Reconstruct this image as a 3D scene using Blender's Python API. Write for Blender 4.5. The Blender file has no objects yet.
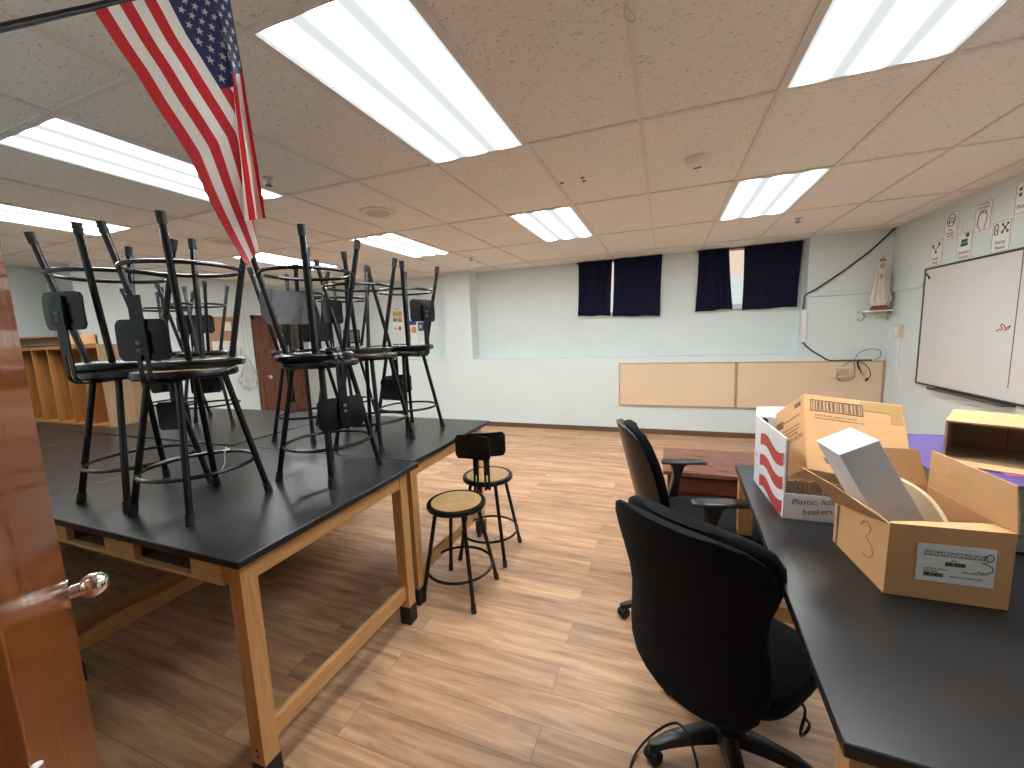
import bpy, math, random
from mathutils import Vector, Matrix
R = math.radians
PI = math.pi
random.seed(7)
scn = bpy.context.scene
COL = scn.collection
H = 2.636          # ceiling height

# ------------------------------------------------------------------ materials
def new_mat(name):
    m = bpy.data.materials.new(name); m.use_nodes = True
    nt = m.node_tree
    return m, nt, nt.nodes['Principled BSDF']

def mat(name, col, rough=0.5, metal=0.0, vary=0.0, vscale=6.0, stretch=(1, 1, 1), bump=0.0, bscale=80.0,
        rvary=0.0, coat=0.0, spec=0.5, sheen=0.0, translucent=0.0, grain=None):
    m, nt, b = new_mat(name)
    N, Lk = nt.nodes, nt.links
    b.inputs['Base Color'].default_value = (*col, 1)
    b.inputs['Roughness'].default_value = rough
    b.inputs['Metallic'].default_value = metal
    b.inputs['Coat Weight'].default_value = coat
    b.inputs['Specular IOR Level'].default_value = spec
    b.inputs['Sheen Weight'].default_value = sheen
    tc = N.new('ShaderNodeTexCoord'); mp = N.new('ShaderNodeMapping')
    mp.inputs['Scale'].default_value = stretch
    Lk.new(tc.outputs['Object'], mp.inputs['Vector'])
    nz = N.new('ShaderNodeTexNoise'); nz.inputs['Scale'].default_value = vscale
    nz.inputs['Detail'].default_value = 6
    Lk.new(mp.outputs['Vector'], nz.inputs['Vector'])
    if vary > 0 or grain:
        rp = N.new('ShaderNodeValToRGB')
        lo = tuple(max(0, c * (1 - vary)) for c in col); hi = tuple(min(1, c * (1 + vary)) for c in col)
        if grain: lo, hi = grain
        rp.color_ramp.elements[0].position = 0.3; rp.color_ramp.elements[0].color = (*lo, 1)
        rp.color_ramp.elements[1].position = 0.72; rp.color_ramp.elements[1].color = (*hi, 1)
        Lk.new(nz.outputs['Fac'], rp.inputs['Fac']); Lk.new(rp.outputs['Color'], b.inputs['Base Color'])
    if rvary > 0:
        mr = N.new('ShaderNodeMapRange')
        mr.inputs['To Min'].default_value = max(0.02, rough - rvary); mr.inputs['To Max'].default_value = min(1, rough + rvary)
        mr.inputs['From Min'].default_value = 0.3; mr.inputs['From Max'].default_value = 0.7
        Lk.new(nz.outputs['Fac'], mr.inputs['Value']); Lk.new(mr.outputs['Result'], b.inputs['Roughness'])
    if bump > 0:
        n2 = N.new('ShaderNodeTexNoise'); n2.inputs['Scale'].default_value = bscale; n2.inputs['Detail'].default_value = 4
        Lk.new(tc.outputs['Object'], n2.inputs['Vector'])
        bp = N.new('ShaderNodeBump'); bp.inputs['Strength'].default_value = bump; bp.inputs['Distance'].default_value = 0.002
        Lk.new(n2.outputs['Fac'], bp.inputs['Height']); Lk.new(bp.outputs['Normal'], b.inputs['Normal'])
    if translucent > 0:
        out = N['Material Output']; tr = N.new('ShaderNodeBsdfTranslucent'); mx = N.new('ShaderNodeMixShader')
        tr.inputs['Color'].default_value = (*col, 1); mx.inputs['Fac'].default_value = translucent
        Lk.new(b.outputs[0], mx.inputs[1]); Lk.new(tr.outputs[0], mx.inputs[2]); Lk.new(mx.outputs[0], out.inputs['Surface'])
    return m

def wood(name, lo, hi, rough=0.4, scale=3.0, axis=(1, 18, 18), coat=0.0, rvary=0.06):
    mid = tuple((a + b) / 2 for a, b in zip(lo, hi))
    return mat(name, mid, rough, vscale=scale, stretch=axis, grain=(lo, hi), rvary=rvary, coat=coat, bump=0.05, bscale=120)

M = {}
M['wall'] = mat('wall_paint', (0.695, 0.775, 0.77), 0.42, vary=0.02, vscale=2.5, bump=0.12, bscale=60)
M['wall_dark'] = mat('hall_paint', (0.35, 0.35, 0.34), 0.7, vary=0.03)
M['shade_panelling'] = wood('added_shade_panelling', (0.075, 0.032, 0.016), (0.115, 0.05, 0.025), 0.45, 3.0, (10, 10, 1))  # dark tone added to soak up bounce light near the tables
M['baseboard'] = mat('brown_vinyl_base', (0.13, 0.075, 0.045), 0.45, vary=0.1)
M['white'] = mat('white_paint', (0.80, 0.80, 0.78), 0.45, vary=0.02)
M['tbar'] = mat('ceiling_tbar_paint', (0.76, 0.72, 0.68), 0.5, vary=0.02)
M['black_steel'] = mat('black_powder_steel', (0.0035, 0.0037, 0.0047), 0.27, vary=0.05, vscale=3, spec=0.4)
M['black_plastic'] = mat('black_plastic', (0.006, 0.006, 0.0066), 0.38, vary=0.2, rvary=0.08)
M['black_rubber'] = mat('black_rubber', (0.005, 0.005, 0.005), 0.6, vary=0.2)
M['black_fabric'] = mat('black_woven_fabric', (0.0036, 0.0038, 0.0052), 0.92, vary=0.25, vscale=30, bump=0.4, bscale=500, sheen=0.03, spec=0.15)
M['arm_pad'] = mat('grey_black_armpad', (0.016, 0.0165, 0.017), 0.3, vary=0.15, rvary=0.05)
M['brown_shell'] = mat('dark_brown_chair_shell', (0.03, 0.02, 0.016), 0.35, vary=0.2)
M['chrome'] = mat('chrome', (0.78, 0.76, 0.74), 0.12, metal=1.0, vary=0.05, vscale=20)
M['bolt_dark'] = mat('dark_bolt_steel', (0.16, 0.16, 0.16), 0.35, metal=1.0, vary=0.1)
M['steel'] = mat('worn_steel', (0.55, 0.54, 0.52), 0.35, metal=1.0, vary=0.1)
M['oak'] = wood('oak_wood', (0.47, 0.245, 0.085), (0.62, 0.36, 0.145), 0.42, 5.0, (14, 14, 1.4))
M['oak_x'] = wood('oak_wood_along_x', (0.47, 0.245, 0.085), (0.62, 0.36, 0.145), 0.42, 5.0, (1.4, 14, 14))
M['oak_y'] = wood('oak_wood_along_y', (0.47, 0.245, 0.085), (0.62, 0.36, 0.145), 0.42, 5.0, (14, 1.4, 14))
M['seat_ply'] = mat('tan_hardboard', (0.44, 0.27, 0.12), 0.5, vary=0.18, vscale=11, rvary=0.08)
M['door'] = wood('varnished_mahogany', (0.185, 0.046, 0.012), (0.30, 0.092, 0.023), 0.16, 3.0, (20, 20, 0.9), coat=0.0, rvary=0.06)
M['door_edge'] = wood('door_jamb_wood', (0.04, 0.014, 0.008), (0.075, 0.025, 0.012), 0.4, 3.0, (14, 14, 1))
M['far_door'] = wood('far_door_wood', (0.125, 0.040, 0.0155), (0.165, 0.056, 0.022), 0.3, 3.0, (14, 14, 1))
M['cubby'] = wood('orange_pine', (0.36, 0.135, 0.03), (0.52, 0.22, 0.06), 0.5, 3.0, (12, 12, 1))
M['cubby_pale'] = wood('pale_pine', (0.36, 0.21, 0.10), (0.48, 0.30, 0.16), 0.55, 3.0, (12, 12, 1))
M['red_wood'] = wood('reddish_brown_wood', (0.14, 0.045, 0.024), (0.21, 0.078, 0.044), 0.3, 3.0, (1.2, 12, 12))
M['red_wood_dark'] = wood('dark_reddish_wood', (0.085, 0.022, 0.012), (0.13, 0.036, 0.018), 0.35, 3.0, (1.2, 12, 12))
M['tan_board'] = mat('tan_board_face', (0.76, 0.575, 0.40), 0.6, vary=0.03, vscale=3)
M['tan_trim'] = mat('tan_board_trim', (0.52, 0.37, 0.235), 0.5, vary=0.06)
M['card'] = mat('brown_cardboard', (0.66, 0.365, 0.16), 0.75, vary=0.05, vscale=8, stretch=(1, 1, 4))
M['card_in'] = mat('brown_cardboard_inside', (0.72, 0.42, 0.195), 0.8, vary=0.05, vscale=8)
M['card_old'] = mat('darker_cardboard', (0.36, 0.235, 0.145), 0.8, vary=0.08, vscale=5)
M['card_edge'] = mat('corrugated_edge', (0.60, 0.42, 0.24), 0.85, vary=0.2, vscale=60)
M['white_card'] = mat('white_card', (0.76, 0.765, 0.80), 0.5, vary=0.02)
M['cream_card'] = mat('cream_card', (0.70, 0.52, 0.32), 0.6, vary=0.05)
M['tape'] = mat('packing_tape', (0.50, 0.30, 0.115), 0.3, vary=0.05)
M['red_ink'] = mat('red_print', (0.48, 0.055, 0.042), 0.5, vary=0.04)
M['print_ink'] = mat('grey_brown_print', (0.17, 0.11, 0.065), 0.7, vary=0.1)
M['black_ink'] = mat('black_ink', (0.02, 0.02, 0.025), 0.6, vary=0.1)
M['violet_ink'] = mat('violet_marker_ink', (0.05, 0.03, 0.14), 0.6, vary=0.1)
M['grey_ink'] = mat('grey_print', (0.12, 0.12, 0.13), 0.6, vary=0.1)
M['green_ink'] = mat('dark_green_print', (0.012, 0.10, 0.075), 0.6, vary=0.1)
M['paper'] = mat('white_paper', (0.84, 0.83, 0.81), 0.7, vary=0.02)
M['board_white'] = mat('whiteboard_enamel', (0.70, 0.675, 0.665), 0.3, vary=0.012, vscale=2)
M['alu_dark'] = mat('dark_aluminium', (0.11, 0.10, 0.10), 0.4, metal=0.6, vary=0.1)
M['purple'] = mat('purple_paper', (0.125, 0.085, 0.285), 0.55, vary=0.06)
M['pink'] = mat('pink_paper', (0.62, 0.12, 0.35), 0.6, vary=0.05)
M['grey_metal'] = mat('grey_painted_metal', (0.20, 0.195, 0.18), 0.45, vary=0.04)
M['navy'] = mat('navy_curtain_cloth', (0.0125, 0.0135, 0.040), 0.9, vary=0.25, vscale=40, stretch=(1, 1, 0.2), translucent=0.25, spec=0.2)
M['cream'] = mat('cream_plastic', (0.66, 0.57, 0.44), 0.45, vary=0.03)
M['cable'] = mat('dark_cable', (0.022, 0.02, 0.03), 0.5, vary=0.1)
M['robe'] = mat('cream_plaster_robe', (0.70, 0.64, 0.56), 0.55, vary=0.05, vscale=20)
M['skin'] = mat('painted_plaster_skin', (0.52, 0.33, 0.24), 0.5, vary=0.05)
M['gold'] = mat('gold_paint', (0.48, 0.31, 0.12), 0.35, metal=0.5, vary=0.1)
M['bronze'] = mat('bronze_base', (0.23, 0.095, 0.045), 0.4, metal=0.3, vary=0.2)
M['silver_plate'] = mat('worn_bare_backrest', (0.12, 0.122, 0.13), 0.26, metal=0.6, vary=0.25, vscale=7, rvary=0.1)
M['flag_red'] = mat('flag_red', (0.56, 0.028, 0.034), 0.62, vary=0.04, translucent=0.35)
M['flag_white'] = mat('flag_white', (0.86, 0.80, 0.75), 0.62, vary=0.02, translucent=0.35)
M['flag_blue'] = mat('flag_blue', (0.030, 0.040, 0.135), 0.62, vary=0.08, translucent=0.15)
M['p_yellow'] = mat('poster_yellow', (0.70, 0.55, 0.16), 0.6, vary=0.04)
M['p_orange'] = mat('poster_orange', (0.68, 0.28, 0.12), 0.6, vary=0.04)
M['p_blue'] = mat('poster_blue', (0.02, 0.05, 0.20), 0.6, vary=0.04)
M['p_teal'] = mat('poster_teal_blue', (0.05, 0.20, 0.33), 0.6, vary=0.04)
M['p_green'] = mat('poster_green', (0.50, 0.60, 0.30), 0.6, vary=0.04)
M['p_tan'] = mat('poster_tan', (0.48, 0.27, 0.16), 0.6, vary=0.08)
M['p_rose'] = mat('poster_rose', (0.66, 0.38, 0.33), 0.6, vary=0.05)
M['red'] = mat('red_plastic', (0.55, 0.03, 0.04), 0.5, vary=0.05)
M['clear_bag'] = mat('clear_plastic_bag', (0.74, 0.74, 0.68), 0.25, vary=0.08, vscale=14, bump=0.5, bscale=25, translucent=0.4)
nt_ = M['clear_bag'].node_tree; o_ = nt_.nodes['Material Output']; src_ = o_.inputs['Surface'].links[0].from_socket
tp_ = nt_.nodes.new('ShaderNodeBsdfTransparent'); mx_ = nt_.nodes.new('ShaderNodeMixShader'); mx_.inputs['Fac'].default_value = 0.32
nt_.links.new(tp_.outputs[0], mx_.inputs[1]); nt_.links.new(src_, mx_.inputs[2]); nt_.links.new(mx_.outputs[0], o_.inputs['Surface'])
M['thread'] = mat('grey_string', (0.42, 0.42, 0.40), 0.7, vary=0.05)
M['detector'] = mat('detector_plastic', (0.82, 0.77, 0.70), 0.5, vary=0.03)
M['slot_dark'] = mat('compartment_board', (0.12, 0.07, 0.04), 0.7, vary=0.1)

def epoxy():
    m, nt, b = new_mat('black_epoxy_top'); N, Lk = nt.nodes, nt.links
    tc = N.new('ShaderNodeTexCoord')
    n1 = N.new('ShaderNodeTexNoise'); n1.inputs['Scale'].default_value = 5; n1.inputs['Detail'].default_value = 2; n1.inputs['Distortion'].default_value = 0.0
    mp = N.new('ShaderNodeMapping'); mp.inputs['Scale'].default_value = (1, 2.6, 1); mp.inputs['Rotation'].default_value = (0, 0, 0.5)
    Lk.new(tc.outputs['Object'], mp.inputs['Vector']); Lk.new(mp.outputs['Vector'], n1.inputs['Vector'])
    rp = N.new('ShaderNodeValToRGB')
    rp.color_ramp.elements[0].position = 0.2; rp.color_ramp.elements[0].color = (0.0112, 0.0116, 0.0128, 1)
    rp.color_ramp.elements[1].position = 0.75; rp.color_ramp.elements[1].color = (0.0145, 0.0150, 0.0163, 1)
    Lk.new(n1.outputs['Fac'], rp.inputs['Fac']); Lk.new(rp.outputs['Color'], b.inputs['Base Color'])
    mr = N.new('ShaderNodeMapRange'); mr.inputs['From Min'].default_value = 0.3; mr.inputs['From Max'].default_value = 0.7
    mr.inputs['To Min'].default_value = 0.29; mr.inputs['To Max'].default_value = 0.30
    Lk.new(n1.outputs['Fac'], mr.inputs['Value']); Lk.new(mr.outputs['Result'], b.inputs['Roughness'])
    b.inputs['Specular IOR Level'].default_value = 0.46
    n2 = N.new('ShaderNodeTexNoise'); n2.inputs['Scale'].default_value = 220
    Lk.new(tc.outputs['Object'], n2.inputs['Vector'])
    return m
M['epoxy'] = epoxy()

def floor_mat():
    m, nt, b = new_mat('vinyl_plank_floor'); N, Lk = nt.nodes, nt.links
    g = N.new('ShaderNodeNewGeometry')
    br = N.new('ShaderNodeTexBrick'); br.offset = 0.37; br.offset_frequency = 2
    br.inputs['Color1'].default_value = (0.12, 0.12, 0.12, 1); br.inputs['Color2'].default_value = (0.88, 0.88, 0.88, 1)
    br.inputs['Mortar'].default_value = (0.0, 0.0, 0.0, 1)
    br.inputs['Scale'].default_value = 1.0; br.inputs['Mortar Size'].default_value = 0.0009; br.inputs['Mortar Smooth'].default_value = 0.1
    br.inputs['Bias'].default_value = 0.0; br.inputs['Brick Width'].default_value = 1.22; br.inputs['Row Height'].default_value = 0.152
    Lk.new(g.outputs['Position'], br.inputs['Vector'])
    # streaky grain, shifted per plank
    add = N.new('ShaderNodeVectorMath'); add.operation = 'MULTIPLY_ADD'
    add.inputs[1].default_value = (1.3, 13.0, 1.0)
    Lk.new(g.outputs['Position'], add.inputs[0]); 
    sc = N.new('ShaderNodeVectorMath'); sc.operation = 'SCALE'; sc.inputs['Scale'].default_value = 9.0
    Lk.new(br.outputs['Color'], sc.inputs[0]); Lk.new(sc.outputs[0], add.inputs[2])
    n1 = N.new('ShaderNodeTexNoise'); n1.inputs['Scale'].default_value = 1.6; n1.inputs['Detail'].default_value = 9; n1.inputs['Roughness'].default_value = 0.62; n1.inputs['Distortion'].default_value = 0.5
    Lk.new(add.outputs[0], n1.inputs['Vector'])
    rp = N.new('ShaderNodeValToRGB'); cr = rp.color_ramp
    cr.elements[0].position = 0.26; cr.elements[0].color = (0.24, 0.125, 0.066, 1)
    cr.elements[1].position = 0.74; cr.elements[1].color = (0.70, 0.45, 0.275, 1)
    e = cr.elements.new(0.5); e.color = (0.49, 0.285, 0.163, 1)
    Lk.new(n1.outputs['Fac'], rp.inputs['Fac'])
    mix = N.new('ShaderNodeMix'); mix.data_type = 'RGBA'; mix.blend_type = 'OVERLAY'; mix.inputs['Factor'].default_value = 0.22
    Lk.new(rp.outputs['Color'], mix.inputs['A']); Lk.new(br.outputs['Color'], mix.inputs['B'])
    mo = N.new('ShaderNodeMix'); mo.data_type = 'RGBA'; mo.inputs['B'].default_value = (0.09, 0.05, 0.03, 1)
    Lk.new(br.outputs['Fac'], mo.inputs['Factor']); Lk.new(mix.outputs['Result'], mo.inputs['A'])
    Lk.new(mo.outputs['Result'], b.inputs['Base Color'])
    b.inputs['Roughness'].default_value = 0.42; b.inputs['Specular IOR Level'].default_value = 0.4
    bp = N.new('ShaderNodeBump'); bp.inputs['Strength'].default_value = 0.08; bp.inputs['Distance'].default_value = 0.002
    Lk.new(n1.outputs['Fac'], bp.inputs['Height']); Lk.new(bp.outputs['Normal'], b.inputs['Normal'])
    return m
M['floor'] = floor_mat()

def ceil_mat():
    m, nt, b = new_mat('fissured_ceiling_tile'); N, Lk = nt.nodes, nt.links
    g = N.new('ShaderNodeNewGeometry')
    mp = N.new('ShaderNodeMapping'); mp.inputs['Scale'].default_value = (52, 105, 1); mp.inputs['Rotation'].default_value = (0, 0, 0.35)
    Lk.new(g.outputs['Position'], mp.inputs['Vector'])
    n1 = N.new('ShaderNodeTexNoise'); n1.inputs['Scale'].default_value = 1.0; n1.inputs['Detail'].default_value = 3; n1.inputs['Distortion'].default_value = 0.6
    Lk.new(mp.outputs['Vector'], n1.inputs['Vector'])
    rp = N.new('ShaderNodeValToRGB'); cr = rp.color_ramp
    cr.elements[0].position = 0.32; cr.elements[0].color = (0.58, 0.535, 0.49, 1)
    cr.elements[1].position = 0.40; cr.elements[1].color = (0.90, 0.87, 0.835, 1)
    Lk.new(n1.outputs['Fac'], rp.inputs['Fac'])
    n3 = N.new('ShaderNodeTexNoise'); n3.inputs['Scale'].default_value = 0.9
    Lk.new(g.outputs['Position'], n3.inputs['Vector'])
    r3 = N.new('ShaderNodeValToRGB'); r3.color_ramp.elements[0].color = (0.93, 0.95, 0.94, 1); r3.color_ramp.elements[1].color = (1, 0.96, 0.93, 1)
    r3.color_ramp.elements[0].position = 0.35; r3.color_ramp.elements[1].position = 0.65
    Lk.new(n3.outputs['Fac'], r3.inputs['Fac'])
    mx = N.new('ShaderNodeMix'); mx.data_type = 'RGBA'; mx.blend_type = 'MULTIPLY'; mx.inputs['Factor'].default_value = 1
    Lk.new(rp.outputs['Color'], mx.inputs['A']); Lk.new(r3.outputs['Color'], mx.inputs['B'])
    Lk.new(mx.outputs['Result'], b.inputs['Base Color'])
    b.inputs['Roughness'].default_value = 0.9
    bp = N.new('ShaderNodeBump'); bp.inputs['Strength'].default_value = 0.4; bp.inputs['Distance'].default_value = 0.004
    Lk.new(rp.outputs['Color'], bp.inputs['Height']); Lk.new(bp.outputs['Normal'], b.inputs['Normal'])
    return m
M['ceiling'] = ceil_mat()

LIGHT = 20.0
def light_mat(name, strength):
    m = bpy.data.materials.new(name); m.use_nodes = True
    nt = m.node_tree; N, Lk = nt.nodes, nt.links; N.clear()
    out = N.new('ShaderNodeOutputMaterial'); em = N.new('ShaderNodeEmission')
    tc = N.new('ShaderNodeTexCoord'); sp = N.new('ShaderNodeSeparateXYZ')
    Lk.new(tc.outputs['Object'], sp.inputs[0])
    # three tubes across the width: two darker bands between them
    mul = N.new('ShaderNodeMath'); mul.operation = 'MULTIPLY'; mul.inputs[1].default_value = 2 * PI / 0.195
    Lk.new(sp.outputs['X'], mul.inputs[0])
    cs = N.new('ShaderNodeMath'); cs.operation = 'COSINE'; Lk.new(mul.outputs[0], cs.inputs[0])
    h1 = N.new('ShaderNodeMath'); h1.operation = 'MULTIPLY_ADD'; h1.inputs[1].default_value = .5; h1.inputs[2].default_value = .5
    Lk.new(cs.outputs[0], h1.inputs[0])
    pw = N.new('ShaderNodeMath'); pw.operation = 'POWER'; pw.inputs[1].default_value = 3.0; Lk.new(h1.outputs[0], pw.inputs[0])
    mr = N.new('ShaderNodeMath'); mr.operation = 'MULTIPLY_ADD'; mr.inputs[1].default_value = 2.62; mr.inputs[2].default_value = .041
    Lk.new(pw.outputs[0], mr.inputs[0])
    st = N.new('ShaderNodeMath'); st.operation = 'MULTIPLY'; st.inputs[1].default_value = strength
    Lk.new(mr.outputs[0], st.inputs[0]); Lk.new(st.outputs[0], em.inputs['Strength'])
    em.inputs['Color'].default_value = (0.945, 0.99, 1.0, 1)
    Lk.new(em.outputs[0], out.inputs['Surface'])
    return m
M['diffuser'] = light_mat('fluorescent_diffuser', LIGHT); M['diffuser_fill'] = light_mat('added_fill_diffuser', LIGHT * .22)  # the weaker one is for the added fill lamp behind the camera

def glow(name, col, s):
    m = bpy.data.materials.new(name); m.use_nodes = True
    nt = m.node_tree; N, Lk = nt.nodes, nt.links; N.clear()
    out = N.new('ShaderNodeOutputMaterial'); em = N.new('ShaderNodeEmission')
    tc = N.new('ShaderNodeTexCoord'); sp = N.new('ShaderNodeSeparateXYZ'); rp = N.new('ShaderNodeValToRGB')
    Lk.new(tc.outputs['Generated'], sp.inputs[0]); Lk.new(sp.outputs['Z'], rp.inputs['Fac'])
    rp.color_ramp.elements[0].position = 0.45; rp.color_ramp.elements[0].color = (*col, 1)
    rp.color_ramp.elements[1].position = 0.62; rp.color_ramp.elements[1].color = (1.0, 0.80, 0.66, 1)
    em.inputs['Strength'].default_value = s
    Lk.new(rp.outputs['Color'], em.inputs['Color']); Lk.new(em.outputs[0], out.inputs['Surface'])
    return m
M['daylight'] = glow('frosted_pane_daylight', (0.80, 0.92, 0.86), 0.85)

# ------------------------------------------------------------------ mesh builder
class MB:
    def __init__(s): s.v = []; s.f = []; s.mi = []; s.cur = 0
    def add(s, vs, fs):
        o = len(s.v); s.v += [tuple(p) for p in vs]
        for f in fs: s.f.append(tuple(o + i for i in f)); s.mi.append(s.cur)
        return s
    def box(s, a, b):
        (x0, y0, z0), (x1, y1, z1) = a, b
        x0, x1 = sorted((x0, x1)); y0, y1 = sorted((y0, y1)); z0, z1 = sorted((z0, z1))
        return s.add([(x0, y0, z0), (x1, y0, z0), (x1, y1, z0), (x0, y1, z0), (x0, y0, z1), (x1, y0, z1), (x1, y1, z1), (x0, y1, z1)],
                     [(0, 3, 2, 1), (4, 5, 6, 7), (0, 1, 5, 4), (1, 2, 6, 5), (2, 3, 7, 6), (3, 0, 4, 7)])
    def hexa(s, lo, hi):      # two quads (4 points each) joined into a solid
        return s.add(list(lo) + list(hi), [(0, 3, 2, 1), (4, 5, 6, 7), (0, 1, 5, 4), (1, 2, 6, 5), (2, 3, 7, 6), (3, 0, 4, 7)])
    def slab(s, poly, t):     # thick sheet from a planar polygon; grows along -normal
        P = [Vector(p) for p in poly]
        n = Vector((0, 0, 0))
        for i in range(len(P)): n += P[i].cross(P[(i + 1) % len(P)])
        n.normalize(); Q = [p - n * t for p in P]; k = len(P)
        return s.add(P + Q, [tuple(range(k)), tuple(range(2 * k - 1, k - 1, -1))] + [(i, k + i, k + (i + 1) % k, (i + 1) % k) for i in range(k)])
    def prism(s, pts, z0, z1):
        k = len(pts)
        return s.add([(x, y, z0) for x, y in pts] + [(x, y, z1) for x, y in pts],
                     [tuple(range(k - 1, -1, -1)), tuple(range(k, 2 * k))] + [(i, (i + 1) % k, k + (i + 1) % k, k + i) for i in range(k)])
    def loft(s, rings, cap=True, closed=False):
        o = []; n = len(rings[0]); vs = [p for r in rings for p in r]; fs = []
        m = len(rings)
        for j in range(m if closed else m - 1):
            a = j * n; b = ((j + 1) % m) * n
            for i in range(n):
                fs.append((a + i, a + (i + 1) % n, b + (i + 1) % n, b + i))
        if cap and not closed:
            fs.append(tuple(range(n - 1, -1, -1))); fs.append(tuple((m - 1) * n + i for i in range(n)))
        return s.add(vs, fs)
    def tube(s, path, r, n=10, closed=False, cap=True):
        P = [Vector(p) for p in path]; m = len(P); rings = []
        t0 = (P[1] - P[0]).normalized()
        up = Vector((0, 0, 1)) if abs(t0.z) < 0.9 else Vector((1, 0, 0))
        u = t0.cross(up).normalized()
        for j in range(m):
            if closed: t = (P[(j + 1) % m] - P[j - 1]).normalized()
            elif j == 0: t = t0
            elif j == m - 1: t = (P[j] - P[j - 1]).normalized()
            else: t = ((P[j + 1] - P[j]).normalized() + (P[j] - P[j - 1]).normalized()).normalized()
            u = (u - t * u.dot(t)).normalized(); w = t.cross(u)
            rr = r[j] if isinstance(r, (list, tuple)) else r
            rings.append([P[j] + (u * math.cos(2 * PI * i / n) + w * math.sin(2 * PI * i / n)) * rr for i in range(n)])
        return s.loft(rings, cap, closed)
    def lathe(s, prof, n=28, c=(0, 0, 0), sx=1, sy=1):
        rings = [[(c[0] + r * sx * math.cos(2 * PI * i / n), c[1] + r * sy * math.sin(2 * PI * i / n), c[2] + z) for i in range(n)] for r, z in prof]
        return s.loft(rings)
    def sweep(s, path, wd, th):   # flat bar along a path in the xz plane, width along y
        rings = []
        P = [Vector(p) for p in path]
        for j in range(len(P)):
            a = P[max(0, j - 1)]; b = P[min(len(P) - 1, j + 1)]; t = (b - a).normalized(); n = Vector((-t.z, 0, t.x))
            rings.append([P[j] + n * th / 2 + Vector((0, -wd / 2, 0)), P[j] + n * th / 2 + Vector((0, wd / 2, 0)), P[j] - n * th / 2 + Vector((0, wd / 2, 0)), P[j] - n * th / 2 + Vector((0, -wd / 2, 0))])
        return s.loft(rings)
    def shift(s, d):
        s.v = [(x + d[0], y + d[1], z + d[2]) for x, y, z in s.v]; return s
    def xform(s, mt):
        s.v = [tuple(mt @ Vector(p)) for p in s.v]; return s
    def mesh(s, name, mats, smooth=40):
        me = bpy.data.meshes.new(name); me.from_pydata(s.v, [], s.f)
        for m in (mats if isinstance(mats, (list, tuple)) else [mats]): me.materials.append(m)
        if len(me.materials) > 1:
            for p, i in zip(me.polygons, s.mi): p.material_index = i
        import bmesh
        bm = bmesh.new(); bm.from_mesh(me); bmesh.ops.recalc_face_normals(bm, faces=bm.faces); bm.to_mesh(me); bm.free()
        if smooth:
            me.polygons.foreach_set('use_smooth', [True] * len(me.polygons)); me.set_sharp_from_angle(angle=R(smooth))
        me.update(); return me
    def build(s, name, mats, parent=None, loc=(0, 0, 0), rot=(0, 0, 0), smooth=40, bevel=0, label=None):
        return link(name, s.mesh(name, mats, smooth), parent, loc, rot, bevel, label)

def link(name, me, parent=None, loc=(0, 0, 0), rot=(0, 0, 0), bevel=0, label=None):
    o = bpy.data.objects.new(name, me); COL.objects.link(o)
    o.location = loc; o.rotation_euler = rot
    if parent: o.parent = parent
    if bevel:
        bv = o.modifiers.new('bevel', 'BEVEL'); bv.width = bevel; bv.segments = 2; bv.limit_method = 'ANGLE'; bv.angle_limit = R(40)
    if label: o['label'] = label
    return o

def tag(o, label, cat, group=None):
    o['label'] = label; o['category'] = cat
    if group: o['group'] = group
    return o
def thing(name, label, cat, loc=(0, 0, 0), rot=(0, 0, 0), group=None):
    o = bpy.data.objects.new(name, None); COL.objects.link(o); o.empty_display_size = 0.1
    o.location = loc; o.rotation_euler = rot
    return tag(o, label, cat, group)
def struct(o): o['kind'] = 'structure'; return o

def text(body, size, material, parent, loc, rot, name='lettering', align='CENTER', shear=0.0, spacing=1.0, ex=0.0004):
    cu = bpy.data.curves.new(name, 'FONT'); cu.body = body; cu.size = size; cu.align_x = align; cu.align_y = 'CENTER'
    cu.shear = shear; cu.space_line = spacing; cu.extrude = ex; cu.resolution_u = 3
    t = bpy.data.objects.new('tmp', cu); COL.objects.link(t)
    bpy.context.view_layer.update()
    me = bpy.data.meshes.new_from_object(t.evaluated_get(bpy.context.evaluated_depsgraph_get()))
    bpy.data.objects.remove(t); bpy.data.curves.remove(cu)
    me.name = name; me.materials.clear(); me.materials.append(material)
    return link(name, me, parent, loc, rot)

def circ(r, n, z=0, c=(0, 0)): return [(c[0] + r * math.cos(2 * PI * i / n), c[1] + r * math.sin(2 * PI * i / n), z) for i in range(n)]
def smooth_path(pts, k=8):
    P = [Vector(p) for p in pts]; out = []
    for i in range(len(P) - 1):
        a = P[max(i - 1, 0)]; b = P[i]; c = P[i + 1]; d = P[min(i + 2, len(P) - 1)]
        for j in range(k):
            t = j / k
            out.append(0.5 * ((2 * b) + (c - a) * t + (2 * a - 5 * b + 4 * c - d) * t * t + (3 * b - a - 3 * c + d) * t ** 3))
    out.append(P[-1]); return out

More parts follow.
